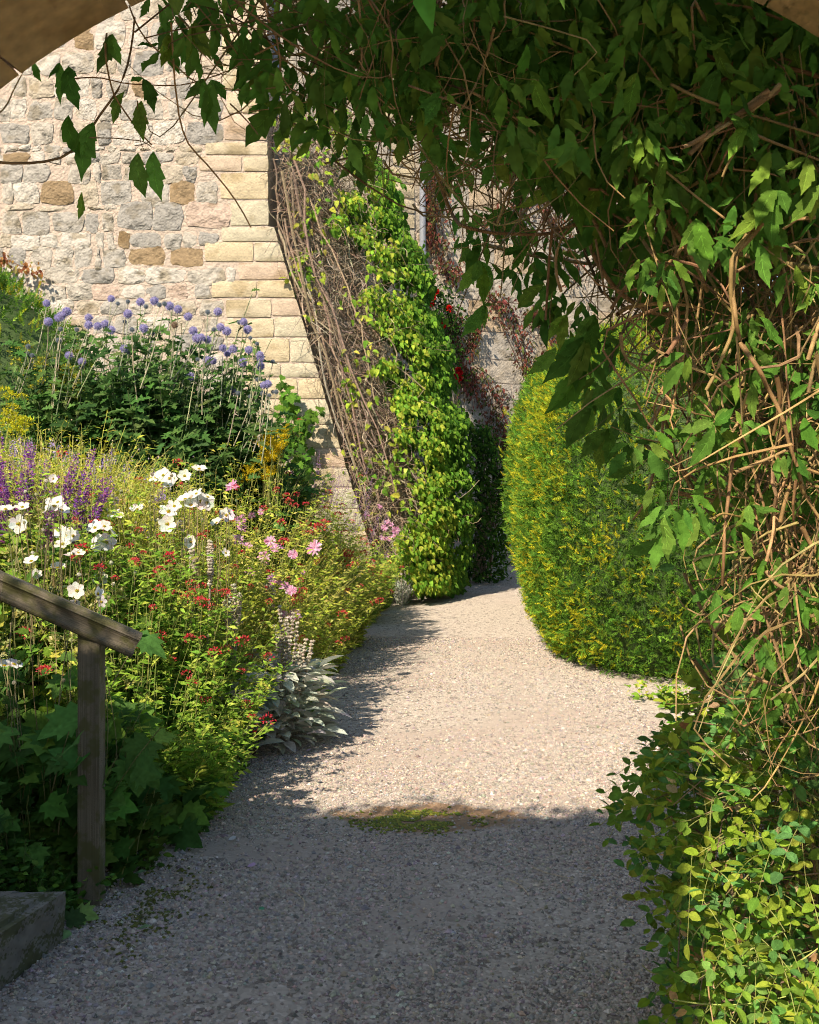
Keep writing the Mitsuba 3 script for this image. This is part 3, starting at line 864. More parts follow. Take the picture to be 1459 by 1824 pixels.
paths = a[:, None] + dirs[:, None] * (w[None, :, None] * ln[:, None, None]) + bend[:, None] * (np.sin(w * np.pi)[None, :, None])
mb = MB().add(*tubes(paths, rng.uniform(0.002, 0.005, n), pick(rng, GREY_TWIG, n, 0.2), 3, 0.6))
part(creeper, 'twig', mb, 'bark', kind='stuff')
n = 8                                                               # the stems one can pick out, running down the edge of the stone
for k in range(n):
    t0 = rng.uniform(230, 500); t1 = rng.uniform(700, 960)
    ts = np.linspace(t0, t1, 12)
    l, r, s = band(ts)
    px = l + rng.uniform(3, 60) + np.cumsum(rng.normal(0, 5, 12))
    part(creeper, 'main_stem', tubes(P(px, ts, 12.9 + rng.uniform(-0.05, 0.1)), rng.uniform(0.007, 0.016), pick(rng, GREY_TWIG, 1)[0], 5, 0.6), 'bark')
mb = MB()
N = 11500
t = rng.uniform(185, 1055, N * 2); l, r, s = band(t)
x = s + (r - s) * rng.beta(1.1, 0.9, N * 2) + rng.normal(0, 6, N * 2)
wgt = (r - s) / 150
keep = (rng.random(N * 2) < wgt) & (meshkit.fbm(np.stack([x / 30, t / 30, 0 * x], -1), 3, 14) + 0.12 * rng.standard_normal(N * 2) > 0.40 + 0.10 * sstep(0, 60, s + 60 - x))
t, x, l, r, s = t[keep], x[keep], l[keep], r[keep], s[keep]
u = np.clip((x - l) / (r - l), 0, 1.1)
dep = skin_depth(np.clip(u, 0, 1)) - 0.25 + rng.uniform(-0.1, 0.5, len(t)) * (1 - 0.5 * u) + 0.35 * sstep(900, 1050, t) * 0 + 0.3 * (meshkit.fbm(np.stack([x / 45, t / 45, 0 * x], -1), 2, 4) - 0.5)
pos = P(x, t, dep + 0.9 * sstep(0.7, 1.05, u) * rng.random(len(t)))
nor = unit(np.array([-0.35, -0.7, 0.6]) + u[:, None] * [0.5, 0, 0] + 0.5 * rand_dir(rng, len(t)))
al = unit(np.array([0.25, -0.25, -0.75]) + 0.55 * rand_dir(rng, len(t)))
c = np.where((u > 0.86)[:, None], pick(rng, MID + BRIGHT, len(t)), pick(rng, LIME[:2] + BRIGHT, len(t), 0.2))
mb.add(*inst(IVY, pos, al, nor, rng.uniform(0.038, 0.085, len(t)), c))
m = rng.random(len(t)) < 0.35
mb.add(*inst(IVY, pos[m] + [0.05, 0.35, -0.03], al[m], nor[m], 0.11, pick(rng, MID, m.sum())))
part(creeper, 'leaves', mb, 'leaf', kind='stuff')
mb = MB()                                                           # sprigs of young leaves among the bare stems
for k in range(46):
    t = rng.uniform(200, 930); l, r, s = band(t)
    x = rng.uniform(l + 10, s)
    m = rng.integers(5, 13)
    pos = P(x + rng.normal(0, 14, m), t + rng.normal(0, 10, m), 12.85 + 0.25 * rng.random(m))
    mb.add(*inst(IVY, pos, unit(np.array([0.2, -0.4, -0.4]) + 0.7 * rand_dir(rng, m)), unit(np.array([-0.2, -0.7, 0.6]) + 0.5 * rand_dir(rng, m)), rng.uniform(0.06, 0.12, m), pick(rng, LIME + BRIGHT, m)))
part(creeper, 'young_leaves', mb, 'leaf', kind='stuff')

# dark green shrub at the far end of the path, red creeper and roses on the far wall
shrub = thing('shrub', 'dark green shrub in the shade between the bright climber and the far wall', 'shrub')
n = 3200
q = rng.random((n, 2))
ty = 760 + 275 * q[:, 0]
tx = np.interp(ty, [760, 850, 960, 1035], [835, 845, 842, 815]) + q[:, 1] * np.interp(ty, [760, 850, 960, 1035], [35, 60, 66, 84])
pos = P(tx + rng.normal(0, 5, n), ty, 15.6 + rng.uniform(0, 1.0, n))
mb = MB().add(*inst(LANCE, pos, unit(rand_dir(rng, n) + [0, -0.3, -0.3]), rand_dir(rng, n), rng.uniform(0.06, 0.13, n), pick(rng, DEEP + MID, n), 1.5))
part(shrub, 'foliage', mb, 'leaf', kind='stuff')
n = 24
base = P(rng.uniform(830, 880, n), 1030, 16.0)
tip = P(rng.uniform(840, 900, n), rng.uniform(780, 900, n), 16.0)
part(shrub, 'stem', MB().add(*tubes(np.stack([base + (tip - base) * w for w in np.linspace(0, 1, 5)], 1), 0.012, pick(rng, GREY_TWIG, n))), 'bark', kind='stuff')

RED_LEAF = [(0.22, 0.08, 0.06), (0.18, 0.08, 0.05), (0.27, 0.09, 0.08), (0.13, 0.11, 0.05), (0.12, 0.16, 0.05)]
bands = [[(770, 270, 16), (775, 380, 26), (785, 470, 30), (815, 500, 20)], [(870, 525, 22), (905, 550, 34), (925, 600, 34), (935, 650, 22), (955, 690, 14)], [(940, 560, 16), (985, 565, 16)],
         [(825, 660, 22), (860, 690, 42), (880, 730, 40), (900, 780, 36), (915, 830, 34)], [(985, 600, 14), (970, 650, 22), (960, 690, 24), (950, 740, 22)], [(840, 620, 12), (850, 560, 8)],
         [(760, 330, 14), (765, 430, 14)], [(860, 400, 18), (900, 370, 22), (960, 350, 24), (1000, 420, 30), (1010, 500, 22)], [(900, 790, 30), (940, 800, 30)], [(800, 560, 22), (815, 620, 22), (820, 700, 22)]]
red = thing('creeper', 'reddish brown creeper trailing in strands over the far grey wall', 'creeper')
mb, sm = MB(), MB()
for b in bands:
    b = np.array(b, float)
    s_ = np.linspace(0, 1, 40)
    px, py, w_ = (np.interp(s_, np.linspace(0, 1, len(b)), b[:, k]) for k in range(3))
    n = int(21 * w_.mean())
    k = rng.integers(0, 40, n)
    x, y = px[k] + rng.normal(0, 0.45, n) * w_[k], py[k] + rng.normal(0, 9, n)
    u, z = far_hit(x, y, 0.06)
    pos = far_pt(u, z, 0.05 + 0.16 * rng.random(n))
    mb.add(*inst(LANCE, pos, unit(np.array([0, -0.2, -0.9]) + 0.7 * rand_dir(rng, n)), unit(fn_ + 0.7 * rand_dir(rng, n)), rng.uniform(0.05, 0.10, n), pick(rng, RED_LEAF, n, 0.25), 1.7))
    for j in range(5):
        o = rng.normal(0, 0.4, 2)
        u, z = far_hit(px[::4] + o[0] * w_[::4] + rng.normal(0, 3, 10), py[::4] + rng.normal(0, 3, 10), 0.04)
        sm.add(*tubes(far_pt(u, z, 0.035 + 0.05 * rng.random()), 0.007, (0.09, 0.06, 0.045), 3, 0.8))
part(red, 'leaves', mb, 'leaf', kind='stuff')
part(red, 'stem', sm, 'bark', kind='stuff')

rose = thing('rose_bush', 'climbing rose with small scarlet blooms on the far wall beside the green climber', 'rose bush')
mb, sm = MB(), MB()
for cx, cy, n, sx, sy in [(785, 560, 320, 20, 28), (775, 530, 120, 10, 14), (808, 580, 120, 16, 12), (835, 800, 160, 20, 34), (812, 650, 120, 9, 24)]:
    u, z = far_hit(cx + rng.normal(0, sx, n), cy + rng.normal(0, sy, n), 0.2)
    pos = far_pt(u, z, rng.uniform(0.12, 0.38, n))
    mb.add(*inst(IVY, pos, unit(rand_dir(rng, n) + [0, -0.3, -0.2]), unit(fn_ + 0.8 * rand_dir(rng, n)), rng.uniform(0.04, 0.07, n), pick(rng, DEEP + MID[:1], n)))
for k in range(16):
    u, z = far_hit(np.array([790, 800, 790 + rng.normal(0, 14), 785 + rng.normal(0, 22)]), np.array([1000, 800, 640, rng.uniform(520, 600)]), 0.15)
    sm.add(*tubes(curve(far_pt(u, z, np.array([0.1, 0.25, 0.2, 0.28])), 8), 0.008, (0.07, 0.08, 0.04), 4))
part(rose, 'leaves', mb, 'leaf', kind='stuff')
part(rose, 'stem', sm, 'bark', kind='stuff')


def ball_flower(g, c, r, col, n=26, T=None):
    """A double bloom: petals packed round a centre."""
    d = unit(rand_dir(g, n) + [0, -0.4, 0.3])
    return inst(T or PETAL, np.repeat(c[None], n, 0) + d * r * 0.15, d, rand_dir(g, n), r, pick(g, col, n, 0.12))


for px, py in [(771, 512), (775, 518), (768, 516), (778, 521), (771, 530), (769, 543), (800, 550), (817, 660), (815, 668), (820, 664), (818, 674), (788, 580)]:
    u, z = far_hit(px, py, 0.4)
    part(rose, 'flower', ball_flower(rng, far_pt(u, z, 0.4), rng.uniform(0.035, 0.055), [(0.60, 0.015, 0.012), (0.5, 0.012, 0.02)]), 'petal')

# ------------------------------------------------------------------ the flower border
rng = np.random.default_rng(41)


def ground_at(px, d):
    x = (px - 729.5) * d / FOCAL
    return np.stack([x, np.broadcast_to(d, np.shape(x)) + 0 * x, ground_z(x, np.broadcast_to(d, np.shape(x)) + 0 * x)], -1)


def stems_up(g, px, d, r, h, n, lean=(0.05, -0.05), spread=0.35, k=6, hvar=0.2):
    """n stems rising from a disc of radius r; returns the polylines (n, k, 3)."""
    c = ground_at(np.array([float(px)]), np.array([float(d)]))[0]
    a, q = g.uniform(0, 2 * np.pi, n), r * np.sqrt(g.random(n))
    bx, by = c[0] + q * np.cos(a), c[1] + q * np.sin(a)
    bx = np.minimum(bx, edge(by) + 0.10)
    base = np.stack([bx, by, np.maximum(ground_z(bx, by), -0.01)], -1)
    hh = h * (1 + hvar * g.standard_normal(n)) * (1 - 0.25 * (q / r) ** 2)
    hh = hh * np.clip(0.68 + 0.9 * (edge(by) - bx), 0.5, 1.0)          # lower towards the path, as the growth leans out to the light
    out = np.stack([np.cos(a) * q / r, np.sin(a) * q / r], -1) * spread + np.asarray(lean) + g.normal(0, 0.10, (n, 2))
    w = np.linspace(0, 1, k)
    p = base[:, None] + np.concatenate([out[:, None] * (hh[:, None] * w ** 1.6)[..., None], (hh[:, None] * w)[..., None]], -1)
    return p + g.normal(0, 0.008, p.shape) * w[None, :, None]


def leaves_on(g, paths, per, T, size, pal, lo=0.1, hi=1.0, up=0.35, width=1.0, jit=0.2, scatter=0.01, small_top=0.4):
    n, k, _ = paths.shape
    m = n * per
    i = np.repeat(np.arange(n), per)
    t = g.uniform(lo, hi, m)
    s = t * (k - 1)
    a = np.minimum(s.astype(int), k - 2)
    p = paths[i, a] + (paths[i, a + 1] - paths[i, a]) * (s - a)[:, None] + scatter * g.standard_normal((m, 3))
    ang = g.uniform(0, 2 * np.pi, m)
    al = np.stack([np.cos(ang), np.sin(ang), up + 0.35 * g.standard_normal(m)], -1)
    nor = np.array([-0.35, -0.65, 0.9]) - 0.4 * np.stack([np.cos(ang), np.sin(ang), 0 * ang], -1) + 0.35 * rand_dir(g, m)
    return inst(T, p, al, nor, size * g.uniform(0.6, 1.25, m) * (1 - small_top * t), pick(g, pal, m, jit), width)


def leafy(root, g, px, d, r, h, n, per, T, size, pal, stem=STEM, srad=0.0025, width=1.0, up=0.35, lean=(0.05, -0.05), spread=0.35, lo=0.08, scat=0.012, hvar=0.2, draw=True):
    paths = stems_up(g, px, d, r, h, n, lean, spread, hvar=hvar)
    mb = MB().add(*leaves_on(g, paths, per, T, size, pal, lo=lo, up=up, width=width, scatter=scat))
    sm = MB().add(*tubes(paths, srad, pick(g, stem, n, 0.15), 3, 0.5))
    if draw:
        part(root, 'leaves', mb, 'leaf', kind='stuff')
        part(root, 'stem', sm, 'bark', kind='stuff')
    return paths, mb, sm


def flower_stems(root, g, tips, base_px, base_d, rad=0.0018, col=((0.22, 0.28, 0.07), (0.30, 0.32, 0.10)), bend=0.06):
    """Wiry stems from the plant's foot to each bloom."""
    tips = np.asarray(tips)
    n = len(tips)
    foot = ground_at(np.array([float(base_px)]), np.array([float(base_d)]))[0] + np.column_stack([g.normal(0, 0.08, n), g.normal(0, 0.08, n), np.zeros(n)])
    foot[:, :2] = 0.5 * foot[:, :2] + 0.5 * tips[:, :2]
    foot[:, 0] = np.minimum(foot[:, 0], edge(foot[:, 1]) + 0.05)
    foot[:, 2] = np.maximum(ground_z(foot[:, 0], foot[:, 1]), 0)
    w = np.linspace(0, 1, 7)
    b = rand_dir(g, n) * [bend, bend, 0]
    p = foot[:, None] * (1 - w)[None, :, None] + tips[:, None] * w[None, :, None] + b[:, None] * np.sin(np.pi * w)[None, :, None]
    part(root, 'flower_stem', MB().add(*tubes(p, rad, pick(g, col, n, 0.15), 4, 0.7)), 'bark', kind='stuff')
    return p


# --- blooms -------------------------------------------------------
def anemone(g, c, r, face, pal=((0.80, 0.80, 0.76), (0.76, 0.77, 0.74))):
    n = g.integers(5, 8)
    face = unit(face); a = unit(np.cross(face, [0.1, 0.2, 1.0])); b = np.cross(face, a)
    th = np.arange(n) * 2 * np.pi / n + g.uniform(0, 1) + g.normal(0, 0.08, n)
    out = np.cos(th)[:, None] * a + np.sin(th)[:, None] * b
    cup = g.uniform(0.05, 0.35)
    mb = MB().add(*inst(PETAL, c + out * r * 0.10, out + cup * face, face + 0.12 * rand_dir(g, n), r * g.uniform(0.85, 1.0, n), pick(g, pal, n, 0.04)))
    d = unit(rand_dir(g, 24) * 0.8 + face)
    ring = np.cos(t_ := g.uniform(0, 6.28, 24))[:, None] * a + np.sin(t_)[:, None] * b
    ce = MB().add(*blobs(g, OCT, c + face * r * 0.10 + ring * r * 0.22 * np.sqrt(g.random((24, 1))), r * 0.055, pick(g, [(0.62, 0.36, 0.02), (0.55, 0.42, 0.03)], 24)))
    ce.add(*blobs(g, ICO, (c + face * r * 0.10)[None], r * 0.15, (0.35, 0.36, 0.04)))
    return mb, ce


SPH = trimesh.creation.icosphere(subdivisions=2)


def globe_head(g, c, r, pal):
    d = unit(np.array(SPH.vertices) + 0.05 * g.standard_normal((len(SPH.vertices), 3)))
    n = len(d)
    mb = MB().add(*inst((np.array([[-0.16, 0, 0], [0.16, 0, 0], [0, 1, 0.0], [0, 0, 0.16], [0, 0, -0.16]]), np.array([[0, 1, 2], [3, 4, 2]])), c + d * r * 0.55, d, rand_dir(g, n), r * 0.5 * g.uniform(0.85, 1.1, n), pick(g, pal, n, 0.12)))
    mb.add(*blobs(g, ICO1, c[None], r * 0.72, np.array(pal[0]) * 0.7, rough=0.0))
    return mb


def corymb(g, c, r, pal, n=70):
    """A domed cluster of tiny florets."""
    d = unit(rand_dir(g, n) + [0, 0, 0.55])
    p = c + d * r * g.uniform(0.55, 1.0, (n, 1)) * [1, 1, 0.62]
    mb = MB().add(*inst(DIAMOND, p, d + 0.5 * rand_dir(g, n), rand_dir(g, n), r * g.uniform(0.30, 0.5, n), pick(g, pal, n, 0.2), 1.5))
    return mb


def spike(g, foot, tip, pal, w=0.016, n=70, T=DIAMOND, size=0.02, wid=1.2, tiers=None):
    t = g.random(n)
    if tiers:
        t = np.floor(t * tiers) / tiers + 0.03 * g.random(n)
    ax = tip - foot
    d = unit(rand_dir(g, n) * [1, 1, 0.4] + [0, 0, 0.2])
    return inst(T, foot + ax * t[:, None] + d * w * 0.5 * (1 - 0.6 * t[:, None]), d + unit(ax) * 0.35, rand_dir(g, n), size * (1.1 - 0.55 * t), pick(g, pal, n, 0.2), wid)


def daisy(g, c, r, face, pal, n=22):
    face = unit(face); a = unit(np.cross(face, [0.1, 0.2, 1.0])); b = np.cross(face, a)
    th = np.arange(n) * 2.399
    out = np.cos(th)[:, None] * a + np.sin(th)[:, None] * b
    lift = g.uniform(-0.15, 0.8, n)[:, None]
    mb = MB().add(*inst(RAGGED, c + out * r * 0.08, out + lift * face, face + 0.4 * rand_dir(g, n), r * g.uniform(0.7, 1.0, n), pick(g, pal, n, 0.12), 1.1))
    return mb


RED = [(0.60, 0.04, 0.07), (0.66, 0.08, 0.10), (0.52, 0.03, 0.05), (0.66, 0.14, 0.16)]
PINK = [(0.64, 0.36, 0.54), (0.70, 0.50, 0.66), (0.58, 0.24, 0.42)]
LILAC = [(0.42, 0.34, 0.62), (0.50, 0.44, 0.68), (0.36, 0.28, 0.56)]
GLOBE = [(0.42, 0.40, 0.70), (0.48, 0.46, 0.76), (0.34, 0.32, 0.62)]
VGREEN = [(0.22, 0.40, 0.05), (0.32, 0.48, 0.065), (0.15, 0.30, 0.045), (0.42, 0.52, 0.09), (0.27, 0.45, 0.06)]
VLIME = [(0.46, 0.54, 0.08), (0.54, 0.58, 0.10), (0.34, 0.47, 0.06), (0.56, 0.54, 0.15)]

# --- red valerian -----------------------------------------------
valerians = [
    (270, 5.0, 0.32, 0.60, 200, VGREEN, 'nearest red valerian, sprawling behind the timber post', [(302, 992, 11), (359, 1072, 11), (338, 1137, 9), (283, 1015, 8), (240, 1000, 8), (178, 1013, 10), (272, 1082, 6), (205, 1030, 6)]),
    (310, 5.6, 0.27, 0.66, 200, VGREEN, 'red valerian spilling low towards the path in front of the silver leaves', [(432, 1142, 11), (403, 1156, 8), (430, 1195, 6), (440, 1255, 9), (457, 1298, 9), (340, 1040, 9), (360, 1044, 7), (383, 1055, 7), (401, 1055, 8)]),
    (375, 6.7, 0.28, 0.66, 190, VLIME, 'red valerian at the centre of the border behind the silver lambs ear', [(383, 1052, 7), (372, 1030, 6), (418, 1010, 6), (445, 1045, 6), (395, 1000, 5), (430, 985, 6)]),
    (190, 5.6, 0.30, 0.60, 170, VGREEN, 'red valerian with two bright heads among the white anemones', [(170, 932, 9), (190, 936, 10), (255, 985, 5), (286, 955, 6), (246, 1003, 6), (232, 972, 6)]),
    (430, 7.2, 0.42, 0.70, 210, VLIME, 'red valerian around the pale woolly flower spikes', [(478, 1137, 8), (528, 1068, 10), (520, 1072, 7), (535, 1060, 7), (500, 930, 7), (470, 905, 6), (480, 1100, 5), (540, 1052, 7), (420, 868, 6), (505, 965, 8)]),
    (500, 8.6, 0.45, 0.80, 230, VLIME, 'tall red valerian at the middle of the border beside the path', [(545, 935, 9), (570, 940, 10), (577, 932, 9), (560, 948, 7), (543, 948, 6), (515, 965, 7), (545, 950, 7), (510, 883, 6), (515, 893, 7), (527, 900, 5), (545, 898, 5), (493, 872, 6), (537, 1012, 8), (565, 1000, 5), (530, 880, 5)]),
    (575, 10.0, 0.45, 0.92, 230, VLIME, 'densest red valerian, with a knot of crimson heads above the path edge', [(600, 1000, 9), (612, 993, 9), (620, 986, 9), (606, 986, 8), (622, 995, 8), (598, 1008, 7), (648, 988, 9), (585, 1000, 6), (604, 975, 6), (594, 1025, 8), (600, 1032, 7), (586, 1040, 6), (564, 912, 6), (602, 918, 8), (560, 898, 5), (615, 1005, 7)]),
    (640, 11.8, 0.42, 0.85, 220, VGREEN, 'farthest red valerian, dark flowered beside the silver bush', [(672, 1026, 8), (680, 1028, 8), (663, 1020, 7), (693, 1055, 7), (683, 1040, 6), (622, 1098, 5), (660, 1000, 6), (640, 960, 5), (625, 930, 6), (668, 1010, 5), (690, 1015, 5)]),
    (520, 9.6, 0.45, 0.95, 230, VLIME, 'pale green valerian with few flowers below the lavender', [(583, 905, 5), (560, 880, 4), (610, 900, 5), (548, 868, 4), (590, 880, 4), (500, 860, 4)]),
]
for px, d, r, h, n, pal, lab, heads in valerians:
    g = np.random.default_rng(int(px * 7 + d * 100))
    root = thing('red_valerian', lab, 'valerian', 'valerians in the border')
    paths, _, _ = leafy(root, g, px, d, r, h * 1.2, n, 34, LANCE, 0.075, pal, width=1.35, lean=(0.10, -0.10), spread=0.45, stem=[(0.22, 0.30, 0.07), (0.30, 0.34, 0.10)], srad=0.0018)
    tips = []
    for hx, hy, hr in heads:
        dd = d - 0.55 * r + g.normal(0, 0.08)
        c = P(hx, hy, dd)
        tips.append(c - [0, 0, 0.02])
        part(root, 'flower_head', corymb(g, c, hr * dd / FOCAL * 1.15, RED, 60), 'petal')
    for k in range(20):                                           # smaller heads all over the plant
        c = paths[g.integers(0, len(paths)), -1] + [0, -0.03, 0.03]
        part(root, 'flower_head', corymb(g, c, g.uniform(0.016, 0.034), RED, 40), 'petal')
        tips.append(c - [0, 0, 0.02])
    flower_stems(root, g, np.array(tips), px, d)
    m = MB()                                                      # spent, lime heads
    for k in range(20):
        q = paths[g.integers(0, len(paths)), -1]
        m.add(*corymb(g, q, g.uniform(0.02, 0.04), VLIME, 34))
    part(root, 'seed_head', m, 'leaf', kind='stuff')

# --- grassy yellow-green growth -----------------------------------
grassy = [
    (170, 6.3, 0.42, 0.55, 260, 'mound of yellow green wiry stems right of the purple salvia'), (265, 6.2, 0.38, 0.50, 220, 'mound of yellow green stems below the globe thistle'),
    (100, 7.2, 0.45, 0.50, 240, 'yellow green feathery clump behind the purple salvia'), (220, 7.3, 0.40, 0.42, 200, 'straw tinted clump at the foot of the globe thistle'),
    (345, 6.7, 0.36, 0.55, 190, 'green wiry clump behind the white anemones'), (440, 8.2, 0.4, 0.75, 200, 'yellowish clump in front of the goldenrod'), (40, 6.7, 0.36, 0.45, 200, 'green clump behind the purple salvia at the left edge'),
    (20, 8.2, 0.42, 0.55, 200, 'pale green clump under the dark yew at the left edge')]
for px, d, r, h, n, lab in grassy:
    g = np.random.default_rng(int(px * 3 + d * 77))
    root = thing('wiry_plant', lab, 'plant', 'wiry green clumps in the border')
    paths = stems_up(g, px, d, r, h * 1.1, n, (0.22, -0.12), 0.5)
    part(root, 'stem', MB().add(*tubes(paths, 0.0022, pick(g, [(0.44, 0.44, 0.10), (0.50, 0.46, 0.15), (0.34, 0.38, 0.08)], n, 0.15), 3, 0.6)), 'bark', kind='stuff')
    mb = MB().add(*leaves_on(g, paths, 20, LANCE, 0.055, VLIME + YELLOW[1:], up=0.7, width=0.9)).add(*leaves_on(g, paths, 5, BLADE, 0.16, VLIME, up=1.0, hi=0.6))
    part(root, 'leaves', mb, 'leaf', kind='stuff')
    q = paths[g.integers(0, n, 70), -1] + 0.01 * g.standard_normal((70, 3))
    part(root, 'bud', MB().add(*blobs(g, OCT, q, 0.006, pick(g, [(0.42, 0.34, 0.16), (0.5, 0.45, 0.3), (0.35, 0.3, 0.35)], 70))), 'bark', kind='stuff')

# --- globe thistle -----------------------------------------------
g = np.random.default_rng(61)
root = thing('globe_thistle', 'large dark leaved globe thistle with many round violet blue heads', 'globe thistle')
mb, sm = MB(), MB()
for px, d, r, h, n in [(140, 8.6, 0.32, 1.2, 75), (240, 8.7, 0.40, 1.32, 105), (335, 8.8, 0.40, 1.28, 105), (410, 9.0, 0.32, 1.08, 75), (300, 8.1, 0.30, 0.85, 45), (390, 8.5, 0.28, 0.75, 40)]:
    paths = stems_up(g, px, d, r, h, n, (0.06, -0.08), 0.35)
    mb.add(*leaves_on(g, paths, 25, JAGGED, 0.20, [(0.07, 0.16, 0.045), (0.10, 0.21, 0.055), (0.055, 0.125, 0.04), (0.13, 0.24, 0.07)], up=0.1, width=0.85, small_top=0.4))
    sm.add(*tubes(paths, 0.005, pick(g, [(0.12, 0.18, 0.07), (0.18, 0.22, 0.10)], n), 4, 0.5))
part(root, 'leaves', mb, 'leaf', kind='stuff')
part(root, 'stem', sm, 'bark', kind='stuff')
big = [(83, 540), (198, 532), (104, 566), (119, 555), (86, 573), (110, 563), (158, 566), (158, 579), (174, 581), (188, 578), (198, 588), (250, 538), (275, 536), (228, 559), (256, 585), (302, 545), (317, 551), (311, 579), (335, 564), (344, 589),
       (350, 602), (358, 601), (369, 605), (388, 555), (393, 583), (404, 590), (434, 573), (441, 587), (397, 620), (405, 630), (415, 622), (443, 623), (432, 645), (463, 632), (464, 638), (369, 642), (464, 652), (477, 684), (221, 621), (146, 644), (123, 633),
       (340, 670), (413, 695), (470, 686), (380, 643)]
small = [(137, 587), (210, 541), (228, 537), (260, 546), (284, 543), (293, 541), (222, 573), (235, 587), (272, 594), (370, 556), (381, 587), (426, 574), (446, 602), (458, 612), (486, 644), (145, 653), (229, 628), (445, 706), (480, 704), (468, 700), (104, 606), (355, 610), (424, 700), (486, 698), (108, 586), (243, 603),
         (459, 676), (352, 640), (492, 698), (50, 617), (48, 630), (57, 633)]
tips = []
for k, (hx, hy) in enumerate(big + small):
    dd = 8.2 + g.normal(0, 0.14)
    r = (8.6 if k < len(big) else 4.8) * g.uniform(0.85, 1.1) * dd / FOCAL
    c = P(hx, hy, dd)
    pal = GLOBE if k < len(big) and k != 17 else [(0.20, 0.25, 0.30), (0.26, 0.30, 0.36)] if k != 17 else [(0.30, 0.22, 0.16)]
    part(root, 'flower_head', globe_head(g, c, r, pal), 'petal', label='brown spent head' if k == 17 else None)
    tips.append(c - [0, 0, r * 0.7])
tips = np.array(tips)
n = len(tips)
foot = tips + np.column_stack([-0.10 + g.normal(0, 0.07, n), g.normal(0, 0.06, n), -g.uniform(0.35, 0.6, n)])
w = np.linspace(0, 1, 6)
p = foot[:, None] * (1 - w)[None, :, None] + tips[:, None] * w[None, :, None] + (rand_dir(g, n) * [0.02, 0.02, 0])[:, None] * np.sin(np.pi * w)[None, :, None]
part(root, 'flower_stem', MB().add(*tubes(p, 0.0035, pick(g, [(0.32, 0.34, 0.22), (0.4, 0.38, 0.28)], n), 4, 0.9)), 'bark', kind='stuff')
mb = MB()
for k in range(n):
    mb.add(*leaves_on(g, p[k:k + 1], 4, JAGGED, 0.10, [(0.08, 0.16, 0.05), (0.12, 0.2, 0.06)], lo=0, hi=0.75, width=0.8))
part(root, 'upper_leaves', mb, 'leaf', kind='stuff')

# --- Japanese anemones --------------------------------------------
anemones = [
    (55, 4.9, 'white anemone with flowers on tall stems just above the handrail', 4.9, [(33, 933, 16, (0.1, -1, 0.1)), (10, 908, 15, (0, -.3, 1)), (40, 904, 13, (0, -.4, 1)), (98, 901, 17, (.3, -.7, .6)), (88, 906, 14, (-.6, -.5, .6)), (110, 910, 14, (.6, -.5, .5)), (103, 895, 12, (0, -.6, .9)), (56, 1000, 13, (0, -.4, .9)),
                                                                                    (65, 1022, 9, (0, -.8, .2)), (95, 853, 8, (0.2, -.8, .2)), (103, 1012, 14, (.2, -.4, .9))]),
    (150, 5.1, 'white anemone with crowded blooms right of the handrail top', 5.1, [(170, 940, 14, (0, -.6, .8)), (186, 938, 12, (.4, -.6, .6)), (108, 950, 14, (-.3, -.6, .7)), (121, 955, 15, (.2, -.7, .5)), (112, 970, 15, (0, -.5, .8)), (130, 955, 12, (.5, -.6, .5)), (178, 968, 17, (-.2, -.9, .3)), (190, 966, 15, (.5, -.8, .2)), (200, 950, 11, (.6, -.3, .7)),
                                                                              (130, 990, 15, (0, -.3, .9)), (140, 985, 11, (.3, -.5, .8)), (180, 1032, 13, (0, -.8, .4))]),
    (310, 6.1, 'white anemone standing in front of the globe thistle leaves', 6.0, [(278, 850, 13, (-.3, -.7, .6)), (291, 847, 13, (0, -.8, .5)), (302, 853, 13, (.2, -.7, .6)), (329, 848, 12, (.2, -.8, .5)), (299, 866, 10, (0, -.5, .8)), (355, 836, 13, (0, -.35, .9))]),
    (345, 5.7, 'white anemone nearest the red heads, with overlapping blooms', 5.7, [(300, 912, 16, (0, -.7, .6)), (298, 933, 15, (0.1, -1, .2)), (310, 902, 13, (.4, -.6, .7)), (330, 890, 14, (-.2, -.6, .8)), (345, 885, 14, (0, -.6, .8)), (358, 893, 15, (.4, -.8, .3)), (368, 895, 14, (.6, -.7, .2)), (340, 900, 13, (0, -.6, .7)), (370, 886, 12, (.3, -.3, .9)), (350, 880, 12, (-.3, -.5, .8)),
                                                                               (205, 916, 12, (-.3, -.4, .8)), (212, 919, 9, (.5, -.4, .7)), (245, 908, 14, (0, -.3, 1)), (403, 918, 13, (.3, -.9, .3)), (386, 932, 11, (-.4, -.6, .6)), (340, 965, 12, (0, -1, .2)), (402, 985, 8, (.6, -.4, .6)), (408, 915, 11, (.7, -.5, .4))]),
    (120, 4.25, 'white anemone in the shade under the handrail', 4.2, [(137, 1052, 15, (-.1, -1, .1)), (174, 1058, 13, (.9, -.4, .2)), (180, 1072, 10, (.7, -.5, -.2)), (8, 1186, 14, (0, -.3, .9)), (25, 1184, 14, (.3, -.3, .9)), (135, 1070, 10, (0, -.5, -.5))]),
]
